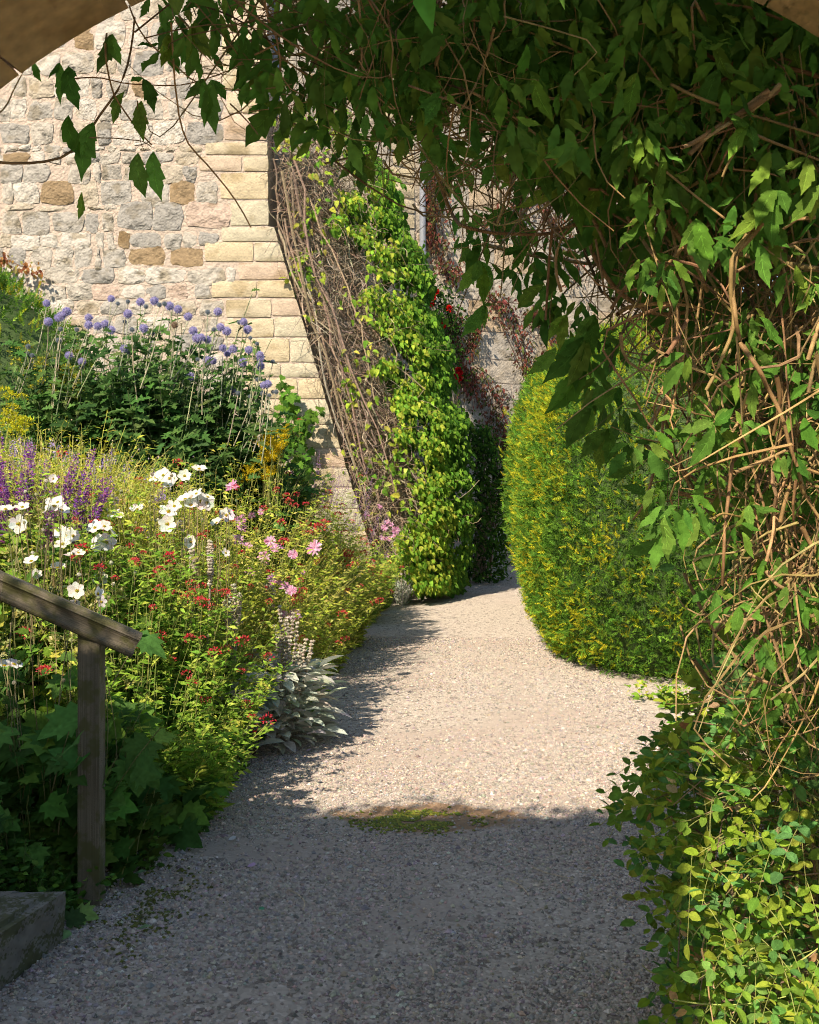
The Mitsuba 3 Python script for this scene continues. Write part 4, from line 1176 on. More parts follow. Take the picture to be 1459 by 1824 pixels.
for px, d, lab, fd, heads in anemones:
    g = np.random.default_rng(int(px * 11 + d * 10))
    root = thing('anemone', lab, 'anemone', 'white anemones in the border')
    leafy(root, g, px, d, 0.28, 0.50, 44, 7, PALMATE, 0.11, [(0.06, 0.14, 0.03), (0.09, 0.18, 0.035), (0.13, 0.22, 0.04)], hvar=0.3, width=1.0)
    tips = []
    for hx, hy, hr, face in heads:
        dd = fd + g.normal(0, 0.10)
        c = P(hx, hy, dd)
        pe, ce = anemone(g, c, hr * dd / FOCAL * 1.08, np.asarray(face, float) + 0.15 * g.standard_normal(3))
        fl = part(root, 'flower', pe, 'petal')
        put(fl + '__centre', ce, 'petal')
        tips.append(c - unit(face) * 0.004)
    p = flower_stems(root, g, np.array(tips), px, d, 0.0024, [(0.20, 0.17, 0.09), (0.26, 0.24, 0.12)])
    k = 16
    q = P(np.array([h[0] for h in heads])[g.integers(0, len(heads), k)] + g.normal(0, 25, k), np.array([h[1] for h in heads])[g.integers(0, len(heads), k)] + g.uniform(-22, 60, k), fd + g.normal(0, 0.1, k))
    part(root, 'bud', MB().add(*blobs(g, ICO, q, g.uniform(0.006, 0.011, k), pick(g, [(0.5, 0.5, 0.4), (0.32, 0.34, 0.2)], k))), 'petal', kind='stuff')
    flower_stems(root, g, q, px, d, 0.0018, [(0.20, 0.17, 0.09), (0.26, 0.24, 0.12)])

# --- purple salvia, pale catmint, lavender ------------------------
SALV = [(0.22, 0.08, 0.38), (0.28, 0.10, 0.44), (0.36, 0.11, 0.36), (0.40, 0.14, 0.34), (0.20, 0.10, 0.40)]


def spiky(name, label, cat, px, d, r, h, n, pal, leafpal, hl, seed, size=0.02, w=0.022, per=80, leafn=60, group=None, lean=(0.05, -0.05)):
    g = np.random.default_rng(seed)
    root = thing(name, label, cat, group)
    leafy(root, g, px, d, r, h * 0.75, leafn, 16, LANCE, 0.05, leafpal, width=1.1)
    paths = stems_up(g, px, d, r * 1.05, h, n, lean, 0.3, hvar=0.12)
    part(root, 'flower_stem', MB().add(*tubes(paths, 0.0022, (0.22, 0.14, 0.16), 3, 0.6)), 'bark', kind='stuff')
    for k in range(n):
        a, b = paths[k, -1] - (paths[k, -1] - paths[k, 0]) * hl, paths[k, -1]
        part(root, 'flower_spike', MB().add(*spike(g, a, b, pal, w, per, size=size)), 'petal')
    return root


spiky('purple_salvia', 'purple salvia with upright spikes at the left edge', 'salvia', 40, 5.75, 0.21, 0.66, 40, SALV, VGREEN, 0.55, 71, per=190, w=0.036, size=0.026)
for px, d, r, h, n, lab, sd in [(95, 7.6, 0.30, 0.58, 14, 'pale lilac catmint behind the purple salvia', 72), (225, 6.6, 0.26, 0.62, 12, 'pale lilac catmint below the globe thistle', 73), (20, 7.2, 0.25, 0.6, 10, 'pale lilac catmint at the left edge beside the yellow heads', 74), (160, 7.4, 0.25, 0.6, 12, 'pale lilac catmint beside the feathery yellow green clump', 76)]:
    spiky('catmint', lab, 'catmint', px, d, r, h, n, LILAC, VLIME, 0.16, sd, size=0.022, w=0.04, per=60, leafn=40, group='catmint in the border')
spiky('lavender', 'lavender leaning right at the foot of the stone buttress', 'lavender', 588, 11.9, 0.26, 1.22, 46, [(0.26, 0.16, 0.40), (0.34, 0.22, 0.44), (0.30, 0.20, 0.30)], VLIME, 0.16, 75, size=0.018, w=0.016, per=40, leafn=60, lean=(0.2, -0.05))

# --- yellow flowers ------------------------------------------------
g = np.random.default_rng(81)
root = thing('goldenrod', 'goldenrod with bright yellow plumes against the buttress', 'goldenrod')
leafy(root, g, 468, 8.5, 0.22, 1.0, 60, 20, LANCE, 0.10, VGREEN, width=0.9)
tips = []
for k in range(26):
    hx, hy = (g.normal(482, 15), g.uniform(770, 835)) if k < 18 else (g.normal(455, 14), g.uniform(838, 862))
    c = P(hx, hy, 8.3 + g.normal(0, 0.08))
    m = MB()
    for b in range(9):
        a0 = c + rand_dir(g, 1)[0] * 0.02
        m.add(*spike(g, a0, a0 + unit(rand_dir(g, 1)[0] * [1, 1, 0.5] + [0.1, -0.1, 0.7]) * 0.075, [(0.66, 0.52, 0.02), (0.60, 0.45, 0.015), (0.68, 0.57, 0.04)], 0.014, 40, size=0.012))
    part(root, 'flower_plume', m, 'petal')
    tips.append(c)
flower_stems(root, g, np.array(tips), 468, 8.5, 0.003)
for px, d, h, lab, sd, hd in [(25, 8.0, 0.85, 'flat yellow heads at the left edge above the purple salvia', 82, [(18, 742, 12), (30, 748, 10), (45, 752, 12), (12, 756, 12), (35, 762, 13), (22, 728, 10), (40, 708, 8), (8, 700, 12), (20, 706, 10), (28, 770, 11)]),
                              (95, 8.6, 0.85, 'yellow daisy like heads left of the globe thistle', 83, [(90, 698, 7), (72, 700, 6), (102, 707, 6), (40, 720, 7), (215, 815, 6), (208, 818, 5), (60, 690, 6)])]:
    g = np.random.default_rng(sd)
    root = thing('yarrow', lab, 'yarrow', 'yellow flowers at the left')
    leafy(root, g, px, d, 0.30, h * 0.55, 50, 16, LANCE, 0.06, VLIME)
    tips = []
    for hx, hy, hr in hd:
        c = P(hx, hy, d - 0.1 + g.normal(0, 0.05))
        part(root, 'flower_head', MB().add(*corymb(g, c, hr * d / FOCAL * 1.2, [(0.54, 0.52, 0.03), (0.48, 0.50, 0.04)], 80)), 'petal')
        tips.append(c)
    flower_stems(root, g, np.array(tips), px, d)
for px, d, lab, sd, pts in [(75, 9.0, 'tall lime flowered plant in front of the dark yew', 84, [(28, 628), (45, 618), (28, 645), (62, 640), (72, 655), (88, 630), (80, 645), (92, 640), (70, 670), (95, 672), (85, 682), (35, 670), (50, 665), (90, 655), (60, 690)]),
                            (125, 8.5, 'lime flowered plant at the left foot of the globe thistle', 85, [(120, 672), (130, 680), (110, 690), (140, 690), (125, 700), (105, 675), (135, 665), (118, 660), (100, 690), (128, 710)])]:
    g = np.random.default_rng(sd)
    root = thing('umbel_plant', lab, 'plant', 'lime flowered plants at the left')
    leafy(root, g, px, d, 0.28, 0.75, 40, 12, LANCE, 0.07, VLIME)
    tips = []
    for hx, hy in pts:
        c = P(hx, hy, d - 0.1 + g.normal(0, 0.08))
        part(root, 'flower_head', MB().add(*corymb(g, c, g.uniform(0.035, 0.065), [(0.38, 0.38, 0.05), (0.30, 0.34, 0.05), (0.44, 0.40, 0.05)], 60)), 'petal')
        tips.append(c)
    flower_stems(root, g, np.array(tips), px, d, 0.003)

# --- pink flowers ---------------------------------------------------
for px, d, lab, sd, hd in [(455, 7.7, 'pink bergamot with shaggy blooms among the valerian heads', 91, [(413, 866, 12), (428, 926, 10), (430, 940, 10), (425, 962, 10), (440, 972, 9), (482, 964, 11), (497, 975, 11), (490, 978, 9), (470, 992, 11), (474, 1000, 9), (445, 1020, 10), (560, 976, 14), (522, 988, 9), (420, 958, 8), (465, 912, 6), (448, 918, 7), (540, 1020, 4)]),
                           (500, 7.1, 'pink bergamot above the woolly silver spikes', 92, [(512, 1048, 13), (520, 1052, 9), (525, 1096, 12), (505, 1094, 8), (485, 1032, 10), (495, 1035, 8)]),
                           (690, 12.7, 'pink bergamot below the climber beside the path', 93, [(690, 930, 10), (705, 945, 11), (685, 940, 9), (697, 935, 7), (680, 958, 9), (692, 960, 8), (676, 902, 8), (653, 918, 8), (700, 955, 8), (690, 990, 5)])]:
    g = np.random.default_rng(sd)
    root = thing('bergamot', lab, 'bergamot', 'pink bergamots in the border')
    leafy(root, g, px, d, 0.26, 0.65 if d < 9 else 0.8, 60, 16, LANCE, 0.07, VGREEN, width=1.3)
    tips = []
    for hx, hy, hr in hd:
        dd = d - 0.32 + g.normal(0, 0.06)
        c = P(hx, hy, dd)
        part(root, 'flower', MB().add(*daisy(g, c, hr * dd / FOCAL * (1.1 if d < 9 else 0.8), np.array([0.1, -0.7, 0.6]) + 0.4 * g.standard_normal(3), PINK)), 'petal')
        tips.append(c)
    flower_stems(root, g, np.array(tips), px, d)

# --- silver plants ---------------------------------------------------
SILVER = [(0.54, 0.58, 0.51), (0.62, 0.65, 0.59), (0.47, 0.51, 0.43)]
WOOL = [(0.60, 0.55, 0.45), (0.66, 0.61, 0.52), (0.54, 0.48, 0.39), (0.58, 0.56, 0.48)]
for px, d, r, n, lab, sd, sp in [(488, 6.4, 0.30, 120, 'silver lambs ear with woolly seed spikes leaning over the path', 95, [(505, 1175, 498, 1080), (512, 1190, 523, 1092), (495, 1200, 500, 1120), (520, 1215, 530, 1110), (508, 1210, 508, 1105), (530, 1230, 545, 1140), (540, 1225, 556, 1142), (535, 1245, 552, 1165), (515, 1180, 512, 1100), (500, 1190, 490, 1115), (525, 1240, 535, 1150)]),
                                 (415, 6.0, 0.15, 18, 'slim pale woolly spikes rising behind the red heads', 96, [(405, 1125, 402, 1070), (418, 1120, 416, 1042), (424, 1110, 427, 1058), (412, 1118, 408, 1060)]),
                                 (480, 7.0, 0.15, 16, 'woolly spikes in front of the pink bergamot', 97, [(478, 1085, 482, 1035), (486, 1088, 488, 1028), (474, 1080, 474, 1040), (482, 1090, 486, 1045)]),
                                 (375, 5.6, 0.12, 12, 'thin white flowered spikes between the anemones and valerian', 98, [(342, 1010, 342, 978), (374, 1040, 373, 965), (346, 1030, 348, 995), (376, 1020, 376, 970)])]:
    g = np.random.default_rng(sd)
    root = thing('lambs_ear', lab, 'lambs ear', 'silver woolly plants')
    c = ground_at(np.array([float(px)]), np.array([float(d)]))[0]
    a = g.uniform(0, 2 * np.pi, n * 5)
    base = c + np.stack([np.cos(a), np.sin(a), 0 * a], -1) * (r * np.sqrt(g.random(n * 5)))[:, None]
    base[:, 2] = np.maximum(ground_z(base[:, 0], base[:, 1]), 0) + g.uniform(0.03, 0.42, n * 5)
    al = np.stack([np.cos(a) + 0.2, np.sin(a) - 0.2, g.uniform(-0.2, 0.9, n * 5)], -1)
    m = MB().add(*inst(OVAL, base, al, np.array([0, 0, 1.0]) + 0.4 * rand_dir(g, n * 5), g.uniform(0.07, 0.17, n * 5), pick(g, SILVER, n * 5, 0.1), 0.62))
    part(root, 'leaves', m, 'petal', kind='stuff')
    for (x0, y0, x1, y1) in sp:
        f_, t_ = P(x0, y0, d), P(x1, y1, d - 0.05)
        foot = np.array([f_[0] - 0.04, d, max(float(ground_z(f_[0] - 0.04, d)), 0)])
        m = MB().add(*tubes(curve([foot, f_, t_], 9), 0.005, (0.42, 0.38, 0.3), 5, 0.8))
        u = np.linspace(0.0, 1, 15)
        pts = np.array(f_)[None] + (t_ - f_)[None] * u[:, None]
        for q in pts:
            dd_ = rand_dir(g, 7) * [1, 1, 0.3]
            m.add(*blobs(g, OCT, q + dd_ * 0.009, g.uniform(0.006, 0.011, 7), pick(g, WOOL, 7, 0.1)))
        part(root, 'flower_spike', m, 'petal')
g = np.random.default_rng(99)
root = thing('silver_bush', 'silver grey bush of upright woolly shoots under the climber', 'bush')
paths = stems_up(g, 722, 13.3, 0.24, 0.46, 110, (0.1, -0.1), 0.5)
paths[:, :, 0] = P(722, 0, 13.2)[0] + (paths[:, :, 0] - paths[:, :, 0].mean()) * 1.0
part(root, 'stem', MB().add(*tubes(paths, 0.006, pick(g, SILVER, 110), 4, 0.7)), 'bark', kind='stuff')
part(root, 'leaves', MB().add(*leaves_on(g, paths, 26, DIAMOND, 0.035, SILVER, up=0.9)), 'petal', kind='stuff')

# --- ivy-leaved climber on the wall -----------------------------------
g = np.random.default_rng(101)
root = thing('wall_climber', 'sparse climber with lobed leaves throwing shadows on the pale buttress', 'climber')
ctr = np.array([(510, 690), (512, 715), (505, 735), (530, 735), (548, 740), (560, 735), (545, 755), (535, 770), (522, 790), (530, 810), (540, 820), (548, 835), (520, 760), (512, 775), (528, 850), (515, 840), (545, 800), (500, 760), (505, 800)], float)
q = ctr[g.integers(0, len(ctr), 130)] + g.normal(0, 9, (130, 2))
pos = P(q[:, 0], q[:, 1], 12.72 + g.uniform(-0.12, 0.15, 130))
part(root, 'leaves', MB().add(*inst(PALMATE, pos, unit(np.array([0.2, -0.3, -0.7]) + 0.6 * rand_dir(g, 130)), unit(np.array([0, -0.8, 0.5]) + 0.5 * rand_dir(g, 130)), g.uniform(0.06, 0.13, 130), pick(g, MID, 130))), 'leaf', kind='stuff')
m = MB()
for c_ in ([(500, 930), (505, 820), (512, 690)], [(505, 830), (530, 760), (560, 736)], [(515, 900), (530, 830), (548, 800)], [(500, 860), (500, 780), (506, 740)]):
    c_ = np.array(c_, float)
    m.add(*tubes(curve(P(c_[:, 0], c_[:, 1], 12.75), 10), 0.006, (0.2, 0.15, 0.1), 4, 0.6))
part(root, 'stem', m, 'bark', kind='stuff')
root = thing('red_vine', 'small russet leaved vine on the wall above the dark yew', 'vine')
q = np.stack([g.uniform(-40, 75, 80), 0 * g.random(80)], -1); q[:, 1] = 462 + 0.3 * np.abs(q[:, 0]) + g.normal(0, 8, 80)
pos = P(q[:, 0], q[:, 1], 12.9 - g.random(80) * 0.12)
part(root, 'leaves', MB().add(*inst(IVY, pos, unit(np.array([0.2, -0.3, -0.7]) + 0.6 * rand_dir(g, 80)), unit(np.array([0, -0.8, 0.5]) + 0.5 * rand_dir(g, 80)), g.uniform(0.04, 0.08, 80), pick(g, [(0.30, 0.15, 0.06), (0.34, 0.22, 0.08), (0.25, 0.11, 0.06), (0.32, 0.32, 0.10)], 80))), 'leaf', kind='stuff')
part(root, 'stem', MB().add(*tubes(curve(P(np.array([-40., 0, 40, 90]), np.array([480., 462, 475, 500]), 12.92), 10), 0.005, (0.2, 0.13, 0.09), 4)), 'bark')

# --- lady's mantle, shade plants by the post ---------------------------
for px, d, r, lab, sd in [(55, 5.35, 0.34, 'mound of cream and lime froth under the white anemones', 111), (120, 5.0, 0.28, 'lime froth behind the upper handrail', 112), (25, 4.75, 0.25, 'lime froth seen below the handrail at the left edge', 113)]:
    g = np.random.default_rng(sd)
    root = thing('ladys_mantle', lab, 'plant', 'frothy lime plants')
    paths = stems_up(g, px, d, r, 0.48, 60, (0.02, -0.06), 0.4)
    part(root, 'leaves', MB().add(*leaves_on(g, paths, 8, PALMATE, 0.09, VGREEN + VLIME, hi=0.8)), 'leaf', kind='stuff')
    part(root, 'stem', MB().add(*tubes(paths, 0.002, (0.2, 0.24, 0.08), 3)), 'bark', kind='stuff')
    for k in range(16):
        part(root, 'flower_head', MB().add(*corymb(g, paths[k, -1], g.uniform(0.04, 0.07), [(0.46, 0.46, 0.16), (0.52, 0.52, 0.26), (0.36, 0.40, 0.10)], 80)), 'petal')
LOBE = [(0.11, 0.27, 0.06), (0.14, 0.31, 0.065), (0.17, 0.33, 0.06), (0.09, 0.22, 0.055)]
shade = [(60, 4.25, 0.26, 0.55, 34, 0.16, 'tall lobed leaf plant in the shade left of the timber post'), (20, 4.0, 0.18, 0.40, 24, 0.13, 'lobed leaf plant in the shade at the left edge above the step'), (118, 4.35, 0.16, 0.45, 24, 0.15, 'lobed leaf plant just behind the timber post'),
         (262, 4.7, 0.20, 0.30, 16, 0.16, 'broad lobed leaf plant right of the timber post'), (325, 4.95, 0.18, 0.16, 16, 0.13, 'low broad leaved plant spreading on the gravel edge')]
for px, d, r, h, n, sz, lab in shade:
    g = np.random.default_rng(int(px + d * 1000))
    root = thing('lobed_leaf_plant', lab, 'plant', 'lobed leaf plants in the shade')
    paths = stems_up(g, px, d, r, h, n, (0.04, -0.10), 0.5, hvar=0.3)
    part(root, 'stem', MB().add(*tubes(paths, 0.003, pick(g, STEM, n), 4)), 'bark', kind='stuff')
    for k in range(n):
        if k < 16:
            part(root, 'leaf', MB().add(*inst(PALMATE, paths[k, -1:], np.array([[g.normal(0.15, 0.5), g.normal(-0.5, 0.4), -0.25]]), np.array([[0, -0.35, 1.0]]) + 0.3 * rand_dir(g, 1), sz * g.uniform(0.7, 1.2), pick(g, LOBE, 1))), 'leaf')
    part(root, 'leaves', MB().add(*leaves_on(g, paths, 6, PALMATE, sz * 0.75, LOBE, up=-0.1, small_top=0.1)), 'leaf', kind='stuff')
for px, d, r, n, lab in [(40, 3.85, 0.16, 60, 'low rosettes of rounded leaves on the soil behind the step'), (105, 3.9, 0.10, 36, 'small upright leafy plant touching the post foot'), (210, 4.6, 0.2, 50, 'low green plant on the soil right of the post'), (240, 4.35, 0.08, 14, 'tiny weeds in the gravel beside the post')]:
    g = np.random.default_rng(int(px * 5 + d * 1000))
    root = thing('low_plant', lab, 'plant', 'low plants round the post')
    paths = stems_up(g, px, d, r, 0.16, n, (0, -0.05), 0.6, hvar=0.35)
    part(root, 'stem', MB().add(*tubes(paths, 0.0018, (0.1, 0.14, 0.05), 3)), 'bark', kind='stuff')
    part(root, 'leaves', MB().add(*leaves_on(g, paths, 10, OVAL, 0.045, LOBE + MID, up=0.2)), 'leaf', kind='stuff')

# ------------------------------------------------------------------ clematis over the archway
rng = np.random.default_rng(151)


def inside(poly, x, y):
    poly = np.asarray(poly, float)
    x0, y0 = poly[:, 0], poly[:, 1]
    x1, y1 = np.roll(x0, -1), np.roll(y0, -1)
    c = (y0 > y[:, None]) != (y1 > y[:, None])
    xi = (x1 - x0) * (y[:, None] - y0) / np.where(y1 == y0, 1e-9, y1 - y0) + x0
    return (c & (x[:, None] < xi)).sum(1) % 2 == 1


def in_poly(g, poly, n):
    poly = np.asarray(poly, float)
    lo, hi = poly.min(0), poly.max(0)
    out = np.zeros((0, 2))
    while len(out) < n:
        q = g.uniform(lo, hi, (n * 3, 2))
        out = np.vstack([out, q[inside(poly, q[:, 0], q[:, 1])]])
    return out[:n]


clem = thing('clematis', 'clematis hanging thick from the arch, tangled tan stems and dark toothed leaves', 'clematis')
CL = [(0.105, 0.24, 0.04), (0.125, 0.28, 0.045), (0.085, 0.205, 0.035), (0.15, 0.30, 0.05), (0.18, 0.30, 0.045)]


def hang_depth(g, q):
    px, py = q[:, 0], q[:, 1]
    top = g.uniform(1.86, 2.25, len(q))
    mid = 2.36 + np.clip((py - 260) / 600, 0, 1) * 0.35 + g.uniform(0, 0.3, len(q))
    right = g.uniform(1.88, 2.25, len(q))
    d = np.where(py < 270, top, np.where(px < 1140 + 40 * g.standard_normal(len(q)), mid, right))
    return d


DENSE = [(560, -40), (1480, -40), (1480, 520), (1330, 420), (1230, 440), (1150, 520), (1070, 460), (1000, 330), (880, 230), (780, 200), (700, 170), (600, 110)]
MEDIUM = [(235, -30), (600, -40), (760, 180), (740, 250), (640, 260), (560, 220), (480, 160), (420, 110), (300, 90)]
SPARSE = [(740, 220), (900, 240), (1000, 440), (1060, 540), (1150, 640), (1230, 880), (1200, 960), (1090, 800), (1010, 660), (960, 560), (880, 480), (830, 430)]
LOWER = [(1180, 540), (1480, 540), (1480, 1250), (1340, 1230), (1290, 1000), (1240, 800)]
leafs = []                                                          # (pos, along, normal, size, colour, template)


def add_leaves(g, q, d, size, pal, down=0.9, tri=True):
    """Leaves of three leaflets that droop from a node."""
    node = P(q[:, 0], q[:, 1], d)
    for k in range(len(q)):
        ang = g.normal(0, 0.6)
        main = unit(np.array([math.sin(ang) * 0.8, g.normal(-0.15, 0.35), -down * math.cos(ang)]))
        sidev = unit(np.cross(main, [0, -1, 0.2]))
        nrm = unit(np.array([g.normal(0, 0.4), -0.9, 0.45 + g.normal(0, 0.3)]))
        s = size * g.uniform(0.7, 1.2)
        for m, sc in (((0, 1.0), (0.75, 0.72), (-0.75, 0.72)) if tri else ((0, 1.0),)):
            al = unit(main + m * sidev + 0.12 * g.standard_normal(3))
            leafs.append((node[k] + al * 0.01 + main * (0.012 if m == 0 else 0), al, unit(nrm + 0.25 * g.standard_normal(3)), s * sc, pick(g, pal, 1)[0]))


def place(base, tip, d, pal, dz=0.0, wide=1.0, tilt=0.3):
    """One leaf from its stalk to its tip, both where the photograph shows them."""
    a, b = P(base[0], base[1], d), P(tip[0], tip[1], d - dz)
    leafs.append((a, unit(b - a), unit(np.array([rng.normal(0, 0.2), -1, tilt])), float(np.linalg.norm(b - a)), pick(rng, pal, 1)[0]))


# leaves one can make out singly: in the light on the right
for base, tips, d in [((1334, 223), [(1297, 276), (1296, 223), (1345, 270)], 1.85), ((1384, 339), [(1294, 428), (1381, 433), (1402, 380), (1350, 372)], 1.86), ((1437, 281), [(1384, 302), (1427, 347), (1462, 255), (1408, 300)], 1.85), ((1240, 390), [(1208, 443), (1278, 465), (1250, 503)], 1.88),
                      ((1273, 758), [(1209, 758), (1225, 833), (1332, 794), (1295, 799), (1300, 725)], 1.95), ((1324, 753), [(1384, 760), (1330, 785)], 1.95), ((1244, 917), [(1191, 951), (1206, 985), (1218, 980), (1272, 946)], 2.0), ((1334, 900), [(1319, 922), (1341, 929), (1392, 917), (1340, 880)], 2.0),
                      ((1353, 565), [(1413, 606)], 1.9), ((1274, 1053), [(1229, 1078), (1266, 1112), (1313, 1059)], 2.05), ((1316, 1081), [(1370, 1112), (1308, 1118), (1345, 1072)], 2.05), ((1426, 1151), [(1381, 1157), (1459, 1185)], 2.05), ((1459, 330), [(1400, 400), (1450, 400)], 1.86), ((1270, 430), [(1245, 470)], 1.9),
                      ((1345, 1130), [(1325, 1165), (1370, 1150)], 2.1), ((1345, 590), [(1336, 615)], 1.9), ((1340, 680), [(1350, 745)], 1.95), ((1135, 130), [(1126, 215), (1100, 155)], 1.9), ((1150, 140), [(1200, 152)], 1.9)]:
    for t in tips:
        place(base, t, d, CL, dz=rng.uniform(-0.02, 0.05), tilt=0.6)
# dark against the bright hedge and the far wall
for base, tips, d in [((1044, 646), [(968, 737), (1000, 705)], 2.6), ((1054, 726), [(1009, 792), (1035, 780)], 2.6), ((1085, 763), [(1030, 821), (1058, 838), (1078, 830)], 2.6), ((1044, 600), [(965, 670), (985, 640), (1010, 690)], 2.55), ((1188, 961), [(1122, 985), (1160, 1000)], 2.6),
                      ((1105, 690), [(1060, 720), (1100, 745)], 2.6), ((1130, 830), [(1085, 850)], 2.6), ((1150, 880), [(1120, 868), (1140, 940)], 2.6), ((942, 440), [(890, 464), (911, 478)], 2.45), ((909, 480), [(887, 490), (916, 506)], 2.45), ((852, 464), [(820, 520), (860, 545), (880, 500), (840, 505)], 2.45),
                      ((865, 541), [(824, 596), (865, 585), (883, 550)], 2.45), ((970, 506), [(916, 552), (966, 548), (940, 491)], 2.45), ((1010, 560), [(975, 610), (1000, 625)], 2.5), ((1060, 560), [(1020, 610), (1060, 640)], 2.5), ((990, 620), [(950, 660)], 2.5)]:
    for t in tips:
        place(base, t, d, CL, dz=rng.uniform(-0.05, 0.05), tilt=0.1)
# dark against the pale wall at the top left
for base, tips, d in [((107, 112), [(95, 176), (85, 130)], 1.95), ((122, 118), [(135, 188), (140, 140)], 1.95), ((122, 205), [(133, 272)], 1.95), ((166, 218), [(148, 304)], 1.95), ((222, 163), [(194, 222)], 1.95), ((252, 180), [(259, 260)], 1.95), ((246, 272), [(255, 346)], 1.95), ((273, 270), [(284, 348)], 1.95), ((146, 342), [(138, 393)], 1.95),
                      ((362, 140), [(362, 228), (330, 170)], 1.95), ((376, 142), [(386, 236), (408, 180)], 1.95), ((500, 193), [(424, 263)], 2.0), ((520, 215), [(494, 274)], 2.0), ((590, 168), [(578, 232), (560, 200)], 2.0), ((470, 185), [(445, 205), (525, 200)], 2.0), ((300, 60), [(285, 120), (320, 125)], 1.95), ((200, 60), [(165, 120), (212, 110)], 1.95),
                      ((255, 140), [(230, 150), (270, 190)], 1.95), ((60, 110), [(78, 150)], 1.9), ((640, 270), [(600, 320), (635, 350), (665, 330)], 2.2), ((430, 60), [(405, 130), (450, 120)], 1.95), ((345, 40), [(330, 110), (375, 90)], 1.95), ((680, 200), [(660, 260), (700, 255)], 2.0), ((740, 95), [(712, 140), (742, 170)], 1.95)]:
    for t in tips:
        place(base, t, d, CL, dz=rng.uniform(-0.03, 0.03), tilt=0.0)
n_hand = len(leafs)
q = in_poly(rng, DENSE, 560); add_leaves(rng, q, hang_depth(rng, q), 0.068, CL)
q = in_poly(rng, MEDIUM, 105); add_leaves(rng, q, rng.uniform(1.88, 2.15, len(q)), 0.062, CL)
q = in_poly(rng, SPARSE, 90); add_leaves(rng, q, hang_depth(rng, q), 0.07, CL)
q = in_poly(rng, LOWER, 190); add_leaves(rng, q, rng.uniform(1.93, 2.5, len(q)), 0.058, CL)
# the deeper layers
BACK = [(680, -60), (1520, -60), (1520, 1320), (1350, 1280), (1350, 950), (1270, 720), (1120, 480), (1040, 340), (940, 240), (820, 170), (720, 120)]
q = in_poly(rng, BACK, 900)
d = np.where(q[:, 1] < 300, rng.uniform(2.1, 2.4, len(q)), rng.uniform(2.5, 2.95, len(q)))
d = np.minimum(d, 4.75 - 1.13 * (1.5 + (850 - q[:, 1]) / 2000 * d))
d = np.maximum(d, 2.0)
add_leaves(rng, q, d, 0.085, CL)
# on the wall top, outside the frame: it roughens the shadow's edge
m = 2000
top = np.column_stack([rng.uniform(-3.2, 0.6, m), rng.uniform(1.5, 1.9, m), rng.random(m)])
top[:, 2] = 2.77 + 0.22 * top[:, 2] * np.clip(meshkit.fbm(top * [2.6, 0, 0], 3, 8) * 3 - 1.0, 0, 1)
for k in range(m):
    leafs.append((top[k], rand_dir(rng, 1)[0], rand_dir(rng, 1)[0], 0.07, pick(rng, CL, 1)[0]))
pos, al, no, sz, co = (np.array([l[k] for l in leafs]) for k in range(5))
vis = np.where(np.arange(len(leafs)) < n_hand, 0, pos[:, 1] / sz * 0.06)
vis[-m:] = 99
order = np.argsort(vis, kind='stable')
single, rest = order[:300], order[300:]
VEINS = [veins(T) for T in CLEMATISES]
for k in single:
    j, w_ = rng.integers(0, 5), rng.uniform(0.85, 1.15)
    args = (pos[k:k + 1], al[k:k + 1], no[k:k + 1], sz[k])
    part(clem, 'leaf', MB().add(*inst(CLEMATISES[j], *args, co[k:k + 1], w_)).add(*inst(VEINS[j], *args, co[k:k + 1] * 1.5, w_)), 'leaf')
near = rest[pos[rest, 1] < 2.35]
deep = rest[pos[rest, 1] >= 2.35]
mb = MB()
for k in range(5):
    m = near[k::5]
    mb.add(*inst(CLEMATISES[k], pos[m], al[m], no[m], sz[m], co[m]))
mb.add(*inst(CLEMATIS_SMALL, pos[deep], al[deep], no[deep], sz[deep], co[deep]))
part(clem, 'leaves', mb, 'leaf', kind='stuff')

# unseen trails added on the near face of the arch to dapple the sun
trail = np.column_stack([rng.uniform(-0.75, 0.75, 170), rng.uniform(1.28, 1.52, 170), rng.uniform(2.12, 2.5, 170)])
trail = trail[(trail[:, 2] > 1.53 + 0.425 * trail[:, 1]) & (np.abs(rng.standard_normal(len(trail))) < 1.6)]
part(clem, 'added_shade_leaves', MB().add(*inst(CLEMATIS_SMALL, trail, unit(rand_dir(rng, len(trail)) - [0, 0, 0.6]), unit(rand_dir(rng, len(trail)) - [0.6, 0.6, 0]), 0.085, pick(rng, CL, len(trail)))), 'leaf', kind='stuff')
part(clem, 'added_shade_stems', MB().add(*tubes(np.stack([np.stack([np.linspace(-0.8, 0.8, 9), 1.42 + 0.06 * rng.standard_normal(9), 2.44 + 0.05 * rng.standard_normal(9)], -1) for _ in range(5)]), 0.005, (0.2, 0.13, 0.07), 5)), 'bark', kind='stuff')
